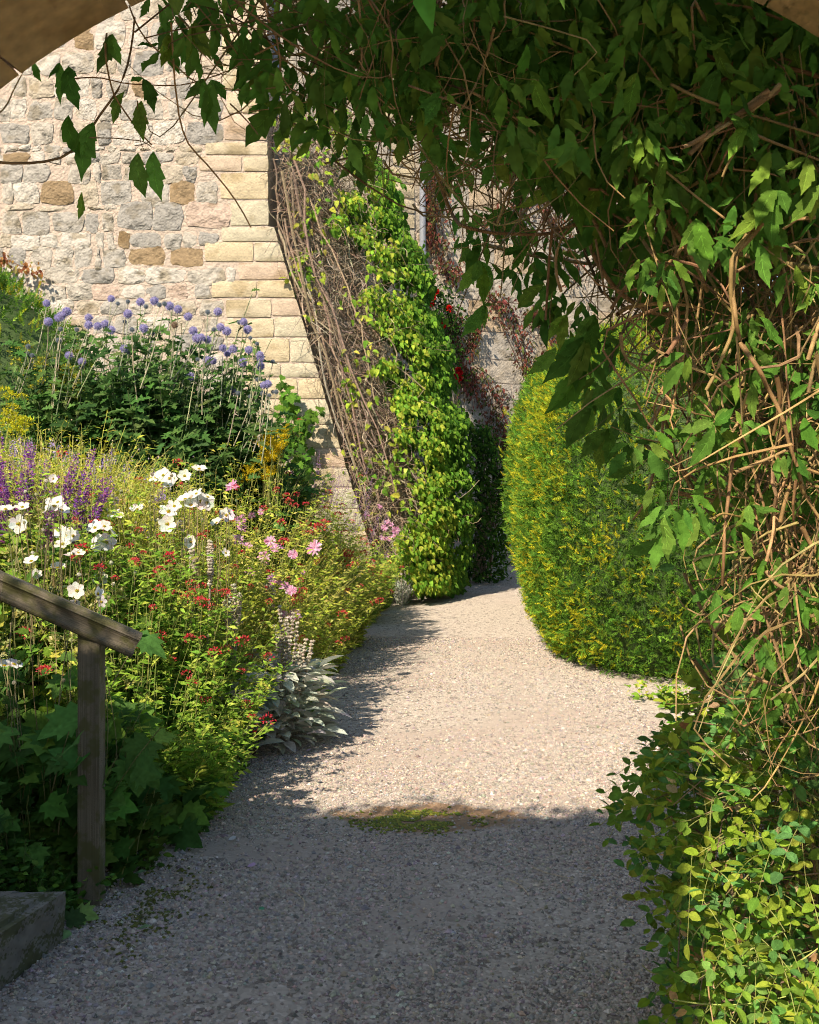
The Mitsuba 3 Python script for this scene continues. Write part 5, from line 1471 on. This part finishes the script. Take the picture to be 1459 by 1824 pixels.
# stems that can be followed with the eye: photograph columns and rows, distance, radius in photograph pixels
SINGLE = [
    ([(1470, 140), (1380, 118), (1290, 112), (1210, 62), (1130, 40)], 2.0, 6), ([(1385, 160), (1330, 195), (1270, 235), (1228, 275)], 1.87, 9), ([(1370, 160), (1310, 205), (1250, 245), (1215, 262)], 1.87, 7), ([(1390, 150), (1340, 195), (1290, 225), (1235, 262)], 1.88, 6),
    ([(1195, 150), (1260, 180), (1340, 205), (1459, 242)], 1.88, 4), ([(1345, 240), (1400, 262), (1459, 285)], 1.87, 4), ([(1320, 255), (1300, 285), (1287, 315)], 1.87, 4), ([(1310, 250), (1290, 280), (1275, 310)], 1.88, 3),
    ([(1378, 372), (1340, 420), (1310, 460), (1305, 520), (1310, 560), (1318, 605)], 1.88, 7), ([(1365, 368), (1330, 420), (1303, 465), (1302, 530), (1308, 570), (1285, 640), (1258, 695)], 1.88, 6), ([(1318, 612), (1350, 655), (1372, 700), (1392, 740), (1406, 790), (1420, 830)], 1.9, 6),
    ([(1325, 615), (1352, 660), (1375, 705)], 1.91, 4), ([(1312, 600), (1318, 680), (1322, 755)], 1.9, 2.5), ([(1383, 670), (1388, 720), (1378, 775)], 1.95, 6), ([(1392, 680), (1392, 750), (1385, 820)], 1.98, 4), ([(1400, 685), (1402, 720), (1398, 765)], 1.97, 5),
    ([(1308, 842), (1350, 825), (1400, 802)], 1.95, 5), ([(1318, 780), (1304, 830), (1296, 900), (1290, 970), (1287, 1042)], 2.0, 5), ([(1322, 690), (1330, 640), (1340, 560)], 2.0, 5), ([(1335, 700), (1320, 740), (1305, 770)], 1.97, 5),
    ([(1155, 762), (1170, 735), (1195, 690), (1198, 640), (1205, 560), (1230, 470)], 2.3, 5), ([(1187, 633), (1205, 605), (1225, 570)], 1.95, 6), ([(1365, 1017), (1385, 1042), (1420, 1056), (1462, 1068)], 2.0, 5), ([(1410, 990), (1412, 1040), (1425, 1090), (1445, 1150)], 2.0, 5),
    ([(1380, 1010), (1378, 1080), (1395, 1135)], 2.1, 6), ([(1440, 640), (1452, 600), (1462, 560)], 1.95, 6), ([(1440, 700), (1450, 650), (1458, 610)], 1.95, 5), ([(1420, 830), (1432, 880), (1425, 860), (1440, 800)], 1.97, 5), ([(1425, 860), (1445, 900), (1465, 930)], 1.97, 5),
    ([(1430, 940), (1445, 970), (1465, 1000)], 1.97, 6), ([(1365, 1000), (1375, 960), (1382, 900), (1405, 840)], 1.98, 4), ([(1390, 930), (1402, 880), (1420, 820)], 1.98, 5), ([(1235, 1000), (1255, 990), (1300, 985), (1375, 958)], 2.1, 3), ([(1270, 925), (1290, 915), (1320, 920), (1330, 905)], 2.0, 3),
    ([(1205, 700), (1180, 770), (1215, 840), (1230, 870)], 2.4, 4), ([(1165, 830), (1150, 890), (1128, 925)], 2.5, 4), ([(780, 310), (800, 370), (830, 405), (880, 415), (960, 418), (1020, 400), (1080, 380)], 2.4, 5), ([(790, 220), (775, 300), (800, 350)], 2.3, 4), ([(885, 400), (905, 340), (930, 250), (925, 150)], 2.3, 3),
    ([(880, 50), (860, 120), (840, 165), (815, 205)], 1.95, 4), ([(785, 80), (775, 120), (755, 170), (738, 213)], 1.95, 5), ([(900, 385), (898, 440), (892, 525)], 2.4, 2.5), ([(985, 400), (978, 470), (972, 570)], 2.4, 4), ([(1060, 330), (1050, 420), (1085, 500), (1130, 540), (1180, 560), (1240, 550)], 2.4, 7),
    ([(1100, 560), (1130, 545), (1190, 540), (1245, 550)], 2.2, 6), ([(1120, 300), (1160, 360), (1215, 430), (1260, 520)], 2.1, 6), ([(1240, 380), (1180, 340), (1140, 290), (1100, 250)], 2.1, 7), ([(1215, 440), (1190, 470), (1160, 495)], 2.0, 5), ([(980, 250), (1000, 320), (1050, 380), (1080, 440)], 2.2, 6),
    ([(1459, 480), (1400, 470), (1330, 455), (1250, 440)], 2.0, 8), ([(1459, 640), (1400, 610), (1330, 590), (1280, 570)], 2.05, 8), ([(1000, 520), (990, 470), (1020, 400)], 2.3, 4),
    ([(-10, 288), (20, 291), (60, 290), (105, 282), (130, 268), (155, 240), (185, 195), (215, 150), (232, 95), (240, 30)], 1.95, 3.5), ([(190, 60), (200, 160), (230, 210), (270, 258)], 1.95, 2.5), ([(160, 245), (200, 246), (245, 250), (270, 262)], 1.95, 1.5), ([(305, 40), (310, 130), (318, 200), (330, 245), (375, 300), (415, 350), (447, 405)], 1.95, 2.5),
    ([(245, 180), (250, 250), (258, 270)], 1.95, 1.2), ([(410, 185), (440, 215), (460, 240)], 1.95, 2), ([(0, 200), (20, 170), (45, 120)], 1.9, 2), ([(230, 10), (260, 70), (300, 105), (360, 150), (430, 160), (520, 150)], 1.95, 2), ([(130, 140), (170, 138), (240, 150), (330, 150), (420, 120)], 1.95, 1.8),
    ([(460, 30), (500, 100), (560, 140), (640, 165), (720, 160)], 2.0, 2.5), ([(510, 215), (600, 240), (690, 245), (760, 235)], 2.1, 2.5), ([(560, 100), (590, 190), (620, 270), (640, 300)], 2.0, 2)]
for pts, d, r in SINGLE:
    pts = np.array(pts, float)
    k = len(pts)
    path = curve(P(pts[:, 0], pts[:, 1], d + np.linspace(-0.015, 0.03, k) + 0.015 * rng.standard_normal(k)), 16)
    lit = pts[0, 0] > 1150
    part(clem, 'stem', tubes(path, r * d / FOCAL * 0.75, pick(rng, TAN, 1)[0], 7, 0.7), 'bark', smooth=True)
TANGLE = [(1000, 130), (1480, 60), (1480, 1280), (1360, 1230), (1330, 950), (1230, 720), (1080, 520), (900, 430), (790, 380), (770, 300), (900, 250)]
THIN = [(330, -20), (1000, -20), (1000, 150), (900, 330), (760, 320), (600, 160), (400, 140)]


def tangle(g, poly, n, dfun, lmin, lmax, rmin, rmax, pal, horiz=0.6):
    q = in_poly(g, poly, n)
    a = P(q[:, 0], q[:, 1], dfun(q))
    dirs = unit(g.standard_normal((n, 3)) * [horiz, 0.25, 1.0] + [-0.15, -0.05, -0.35])
    ln = g.uniform(lmin, lmax, n)
    w = np.linspace(-0.5, 0.5, 8)
    bend = rand_dir(g, n) * g.uniform(0.04, 0.16, (n, 1))
    b2 = rand_dir(g, n) * g.uniform(0.0, 0.03, (n, 1))
    p = a[:, None] + dirs[:, None] * (w[None, :, None] * ln[:, None, None]) + bend[:, None] * (1 - 4 * w ** 2)[None, :, None] + b2[:, None] * np.sin(w * 9)[None, :, None]
    p[..., 1] = np.maximum(p[..., 1], 1.84)
    p = np.where((p[:, :1, 2] < p[:, -1:, 2])[..., None], p[:, ::-1], p)      # thick end up, where it hangs from
    return MB().add(*tubes(p, g.uniform(rmin, rmax, n), pick(g, pal, n, 0.25), 5, 0.3))


part(clem, 'tangled_stems', tangle(rng, TANGLE, 430, lambda q: hang_depth(rng, q) + 0.12, 0.15, 0.55, 0.0010, 0.0038, TAN, 0.45), 'bark', kind='stuff')
part(clem, 'thin_stems', tangle(rng, THIN, 260, lambda q: rng.uniform(1.9, 2.3, len(q)), 0.1, 0.4, 0.0008, 0.0022, TAN, 1.0), 'bark', kind='stuff')
RIGHT = [(1340, 520), (1480, 480), (1480, 1250), (1360, 1230), (1340, 1000), (1370, 800)]
part(clem, 'cut_stems', tangle(rng, RIGHT, 190, lambda q: rng.uniform(1.95, 2.5, len(q)), 0.12, 0.45, 0.0014, 0.0040, TAN, 0.35), 'bark', kind='stuff')
part(clem, 'deep_stems', tangle(rng, BACK, 700, lambda q: np.where(q[:, 1] < 300, 2.3, 2.75) + 0 * q[:, 0], 0.2, 0.7, 0.002, 0.006, TAN), 'bark', kind='stuff')

# ------------------------------------------------------------------ shrub with small oval leaves in the lower right corner
g = np.random.default_rng(161)
shr = thing('leafy_shrub', 'sunlit shrub with small oval leaves and arching pale stems in the lower right corner', 'shrub')
BODY = [(1480, 1150), (1360, 1180), (1270, 1230), (1200, 1290), (1165, 1400), (1150, 1470), (1190, 1540), (1225, 1620), (1205, 1700), (1190, 1850), (1480, 1850)]
SHRUB = [(0.16, 0.34, 0.08), (0.22, 0.40, 0.06), (0.30, 0.44, 0.05), (0.13, 0.30, 0.09), (0.36, 0.44, 0.06), (0.18, 0.33, 0.05)]


def sprays(q, d, pal, sizes, per=7, ln=0.14):
    """Pinnate sprays of oval leaflets on a thin stalk."""
    n = len(q)
    a = P(q[:, 0], q[:, 1], d)
    al = unit(g.standard_normal((n, 3)) * [1, 0.6, 0.7] + [-0.25, -0.45, 0.05])
    w = np.linspace(0, 1, 6)
    sag = np.array([0, 0, -0.06])
    p = a[:, None] + al[:, None] * (w[None, :, None] * ln) + sag * (w ** 2)[None, :, None]
    out = []
    for k in range(n):
        sv = unit(np.cross(al[k], [g.normal(0, 0.3), -0.4, 1.0]))
        up = np.cross(sv, al[k])
        up = up if up[2] - up[1] > 0 else -up
        c = pick(g, pal, 1)[0]
        for j in range(per):
            t = (j // 2 + 0.7) / (per / 2 + 0.3)
            s = 1 if j % 2 else -1
            dirn = unit(al[k] * 0.5 + s * sv + 0.15 * g.standard_normal(3)) if j < per - 1 else al[k]
            out.append((a[k] + al[k] * ln * min(t, 1) + sag * min(t, 1) ** 2, dirn, unit(up + 0.3 * g.standard_normal(3)), sizes * g.uniform(0.65, 1.2), c * g.uniform(0.8, 1.2)))
    return out, p


q = in_poly(g, BODY, 330)
lit = q[:, 0] > 1235 + 0.10 * (q[:, 1] - 1500) + 25 * g.standard_normal(len(q))
d = np.where(lit, g.uniform(2.42, 2.85, len(q)), g.uniform(2.95, 3.4, len(q)))
o1, p1 = sprays(q[lit], d[lit], SHRUB, 0.034)
o2, p2 = sprays(q[~lit], d[~lit], SHRUB, 0.034)
q = in_poly(g, BODY, 420)
o3, p3 = sprays(q, g.uniform(2.85, 3.5, len(q)), SHRUB, 0.045)
fringe = [(1150, 1395), (1135, 1410), (1120, 1440), (1170, 1350), (1185, 1300), (1190, 1275), (1165, 1500), (1150, 1530), (1180, 1560), (1190, 1600), (1160, 1420), (1205, 1250)]
o4, p4 = sprays(np.array(fringe, float), np.full(len(fringe), 3.15), SHRUB, 0.038, 7, 0.13)
OVAL_V = veins(OVAL, (0.25, 0.5), 0.7)
o1.sort(key=lambda l: l[0][1])
for l in o1[:300]:
    part(shr, 'leaf', MB().add(*inst(OVAL, l[0][None], l[1][None], l[2][None], l[3], l[4][None], 1.05)).add(*inst(OVAL_V, l[0][None], l[1][None], l[2][None], l[3], l[4][None] * 1.3, 1.05)), 'leaf')
o = o1[300:] + o2 + o3 + o4
pos, al, no, sz, co = (np.array([l[k] for l in o]) for k in range(5))
part(shr, 'leaves', MB().add(*inst(OVAL, pos, al, no, sz, co, 1.05)), 'leaf', kind='stuff')
part(shr, 'leaf_stalk', MB().add(*tubes(np.concatenate([p1, p2, p3, p4]), 0.0011, (0.30, 0.33, 0.10), 3, 0.7)), 'bark', kind='stuff')
ARCH = [([(1480, 1370), (1400, 1395), (1330, 1405), (1275, 1420)], 2.5, 3), ([(1310, 1280), (1340, 1325), (1385, 1375)], 2.5, 3), ([(1480, 1440), (1420, 1490), (1360, 1530), (1300, 1610)], 2.5, 3), ([(1240, 1540), (1290, 1535), (1330, 1515)], 2.6, 3), ([(1217, 1625), (1255, 1612), (1285, 1595)], 2.6, 3.5), ([(1200, 1620), (1222, 1650), (1235, 1665)], 2.7, 2.5),
        ([(1250, 1690), (1262, 1760), (1272, 1830)], 2.5, 2.5), ([(1312, 1710), (1340, 1690), (1395, 1660)], 2.5, 2.5), ([(1310, 1780), (1360, 1750), (1420, 1715), (1470, 1680)], 2.5, 2.5), ([(1330, 1290), (1320, 1285), (1395, 1235)], 2.7, 3), ([(1360, 1300), (1440, 1325), (1400, 1318)], 2.6, 2.5), ([(1430, 1250), (1440, 1320), (1455, 1400)], 2.5, 2.5),
        ([(1270, 1420), (1265, 1500), (1275, 1580)], 2.6, 2), ([(1200, 1780), (1300, 1790), (1400, 1775)], 2.5, 2), ([(1255, 1210), (1240, 1300), (1235, 1390), (1245, 1470)], 2.9, 2.5), ([(1145, 1720), (1170, 1735), (1215, 1725)], 2.9, 1.5), ([(1105, 1480), (1115, 1440), (1135, 1400)], 3.1, 1.5)]
for pts, d, r in ARCH:
    pts = np.array(pts, float)
    part(shr, 'stem', tubes(curve(P(pts[:, 0], pts[:, 1], d + 0.02 * g.standard_normal(len(pts))), 14), r * d / FOCAL * 0.7, pick(g, [(0.36, 0.36, 0.12), (0.36, 0.24, 0.14), (0.30, 0.30, 0.10)], 1)[0], 6, 0.7), 'bark', smooth=True)
q = in_poly(g, BODY, 240)
tip = P(q[:, 0], q[:, 1], g.uniform(2.5, 3.3, len(q)))
foot = np.column_stack([g.uniform(0.95, 1.7, len(q)), g.uniform(2.9, 3.7, len(q)), np.zeros(len(q))])
w = np.linspace(0, 1, 8)
p = foot[:, None] * (1 - w)[None, :, None] + tip[:, None] * w[None, :, None] + np.array([0, -0.05, 0.22]) * np.sin(w * np.pi)[None, :, None] + (rand_dir(g, len(q)) * 0.08)[:, None] * np.sin(2 * np.pi * w)[None, :, None]
part(shr, 'inner_stems', MB().add(*tubes(p, g.uniform(0.0012, 0.004, len(q)), pick(g, [(0.34, 0.34, 0.12), (0.34, 0.22, 0.12), (0.42, 0.30, 0.2), (0.2, 0.14, 0.1)], len(q)), 4, 0.6)), 'bark', kind='stuff')
m = 260
q = in_poly(g, BODY, m)
pos = P(q[:, 0], q[:, 1], g.uniform(2.55, 3.0, m))
part(shr, 'dry_leaves', MB().add(*inst(OVAL, pos, rand_dir(g, m), rand_dir(g, m), g.uniform(0.012, 0.035, m), pick(g, [(0.46, 0.30, 0.15), (0.36, 0.22, 0.10), (0.55, 0.42, 0.25)], m))), 'leaf', kind='stuff')

# an added dark evergreen that keeps the gaps in the right-hand tangle dark
g = np.random.default_rng(171)
lau = thing('added_evergreen_shrub', 'tall evergreen shrub added to darken the gaps behind the tangled stems at the right edge', 'shrub')
p, nn = surface_points(g, 5200, (2.75, 5.2, 1.25), (1.05, 1.5, 1.75), (2.3, 2.3), facing=(-0.7, -1, 0.2))
p = p + nn * 0.12 * g.standard_normal((len(p), 1))
part(lau, 'leaves', MB().add(*inst(OVAL, p, unit(nn + 0.8 * rand_dir(g, len(p)) - [0, 0, 0.3]), unit(nn + 0.6 * rand_dir(g, len(p))), g.uniform(0.06, 0.11, len(p)), pick(g, DEEP + MID[:1], len(p)), 0.8)), 'leaf', kind='stuff')
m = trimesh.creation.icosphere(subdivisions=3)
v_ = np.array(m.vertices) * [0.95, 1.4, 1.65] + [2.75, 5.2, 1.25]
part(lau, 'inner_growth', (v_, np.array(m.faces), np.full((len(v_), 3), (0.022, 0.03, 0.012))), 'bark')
# weeds at the foot of the yew
for px, d, n, lab in [(1215, 7.3, 34, 'pale green weeds at the right foot of the golden yew'), (1170, 7.55, 10, 'small weed tuft in the gravel by the yew'), (1260, 6.2, 40, 'lime leaved plant beside the path, behind the shrub')]:
    root = thing('weed', lab, 'weed', 'weeds along the right of the path')
    x0 = (px - 729.5) * d / FOCAL
    a = g.uniform(0, 6.28, n)
    base = np.column_stack([x0 + 0.16 * np.sqrt(g.random(n)) * np.cos(a), d + 0.14 * np.sqrt(g.random(n)) * np.sin(a), np.zeros(n)])
    w = np.linspace(0, 1, 5)
    hh = g.uniform(0.05, 0.18, n)
    pth = base[:, None] + np.stack([np.cos(a)[:, None] * hh[:, None] * w * 0.5, np.sin(a)[:, None] * hh[:, None] * w * 0.5, hh[:, None] * w], -1)
    part(root, 'stem', MB().add(*tubes(pth, 0.0015, (0.25, 0.3, 0.08), 3)), 'bark', kind='stuff')
    part(root, 'leaves', MB().add(*leaves_on(g, pth, 9, OVAL, 0.05, LIME + BRIGHT, up=0.2)), 'leaf', kind='stuff')

# ------------------------------------------------------------------ litter and moss on the path
g = np.random.default_rng(181)


def on_path(px, py):
    d = EYE * FOCAL / (py - HORIZON)
    x = (px - 729.5) * d / FOCAL
    return np.array([x, d, float(path_z(np.array([x]), np.array([d]))[0]) + 0.012])


for px, py, s, c, lab in [(158, 1643, 0.085, (0.26, 0.42, 0.12), 'fallen green leaf lying near the stone step'), (112, 1680, 0.06, (0.22, 0.42, 0.18), 'small fallen green leaf just right of the step, nearest the camera'), (140, 1655, 0.08, (0.06, 0.11, 0.04), 'dark fallen leaf beside the green one near the step'),
                          (255, 1664, 0.06, (0.22, 0.36, 0.2), 'narrow fallen leaf out on the shaded gravel'), (248, 1562, 0.06, (0.22, 0.42, 0.22), 'narrow fallen leaf right of the timber post'), (163, 1607, 0.05, (0.08, 0.24, 0.05), 'fallen leaf at the foot of the timber post'),
                          (466, 1634, 0.022, (0.10, 0.35, 0.20), 'tiny green leaf fragment in the middle of the shaded path')]:
    root = thing('fallen_leaf', lab, 'leaf', 'leaves fallen on the path')
    T = PALMATE if s > 0.07 else LANCE if 'narrow' in lab else OVAL
    a = g.uniform(0, 6.28)
    al = np.array([[1.0, 0.3 * g.normal(), 0.12]]) * (1 if g.random() < 0.5 else -1)
    put(root, MB().add(*inst(T, on_path(px, py)[None] + [[-0.5 * s * np.sign(al[0, 0]), 0, 0.012]], al, np.array([[0, -0.7, 1.0]]), s, np.array([c]) * 1.2)), 'leaf')
for k, (px, py) in enumerate([(268, 1503), (278, 1497), (240, 1527), (450, 1357), (407, 1502), (441, 1550), (262, 1490), (545, 1340), (556, 1263)]):
    root = thing('fallen_petal', ['white petal fallen on the gravel right of the post, below its neighbour', 'white petal highest of the three right of the post', 'white petal nearest the camera, right of the post', 'white petal by the gravel edge below the red flower', 'lilac petal lying alone in the shaded gravel at left', 'pale petal lying in the shade left of the moss', 'white petal close under the broad leaves by the post', 'pale petal on the gravel at the border edge, under the silver leaves', 'lilac petal highest up the path, beside the lambs ear'][k], 'petal', 'petals fallen on the path')
    put(root, MB().add(*inst(PETAL, on_path(px, py)[None], np.array([[1.0, 0.5 * g.normal(), 0.15]]), np.array([[0, -0.2, 1.0]]), 0.032, pick(g, [(0.7, 0.7, 0.72), (0.6, 0.5, 0.66)], 1, 0.05))), 'petal')
for pts, lab in [([(512, 1592), (535, 1605), (543, 1620), (540, 1631)], 'thin curved straw lying on the shaded gravel'), ([(910, 1578), (930, 1590), (942, 1605)], 'short straw lying near the middle of the path'), ([(950, 1553), (985, 1566), (1020, 1572)], 'thin brown twig lying on the path'), ([(766, 1733), (772, 1744), (771, 1752)], 'tiny pale straw nearest the bottom of the picture'),
                 ([(150, 1592), (165, 1580), (178, 1588), (184, 1600)], 'dry curled stalk beside the post foot')]:
    root = thing('straw', lab, 'straw', 'straws on the path')
    put(root, tubes(curve(np.array([on_path(*p_) for p_ in pts]), 10), 0.0022, (0.58, 0.48, 0.33), 5, 0.6), 'bark')
root = thing('moss', 'green moss cushion in the hollow of the path at the shadow edge', 'moss')
n = 1700
x, y = 0.03 + 0.125 * g.standard_normal(n), 4.87 + 0.07 * g.standard_normal(n)
keep = meshkit.fbm(np.stack([x * 9, y * 12, 0 * x], -1), 3, 2) > 0.47
x, y = x[keep], y[keep]
pos = np.stack([x, y, path_z(x, y) + 0.003], -1)
put(root, MB().add(*blobs(g, OCT, pos, g.uniform(0.004, 0.012, len(x)), pick(g, [(0.16, 0.20, 0.02), (0.10, 0.14, 0.02), (0.24, 0.24, 0.03)], len(x)), (1, 1, 0.5))), 'pebble')
labels[root]['kind'] = 'stuff'
root = thing('moss', 'dull moss between the pebbles right of the timber post', 'moss')
n = 900
x, y = -0.93 + 0.10 * g.standard_normal(n), 3.95 + 0.22 * g.standard_normal(n)
keep = (meshkit.fbm(np.stack([x * 12, y * 12, 0 * x], -1), 3, 6) > 0.5) & (x > edge(y))
x, y = x[keep], y[keep]
put(root, MB().add(*blobs(g, OCT, np.stack([x, y, path_z(x, y) + 0.003], -1), g.uniform(0.004, 0.010, len(x)), pick(g, [(0.12, 0.13, 0.02), (0.08, 0.10, 0.02)], len(x)), (1, 1, 0.6))), 'pebble')
labels[root]['kind'] = 'stuff'
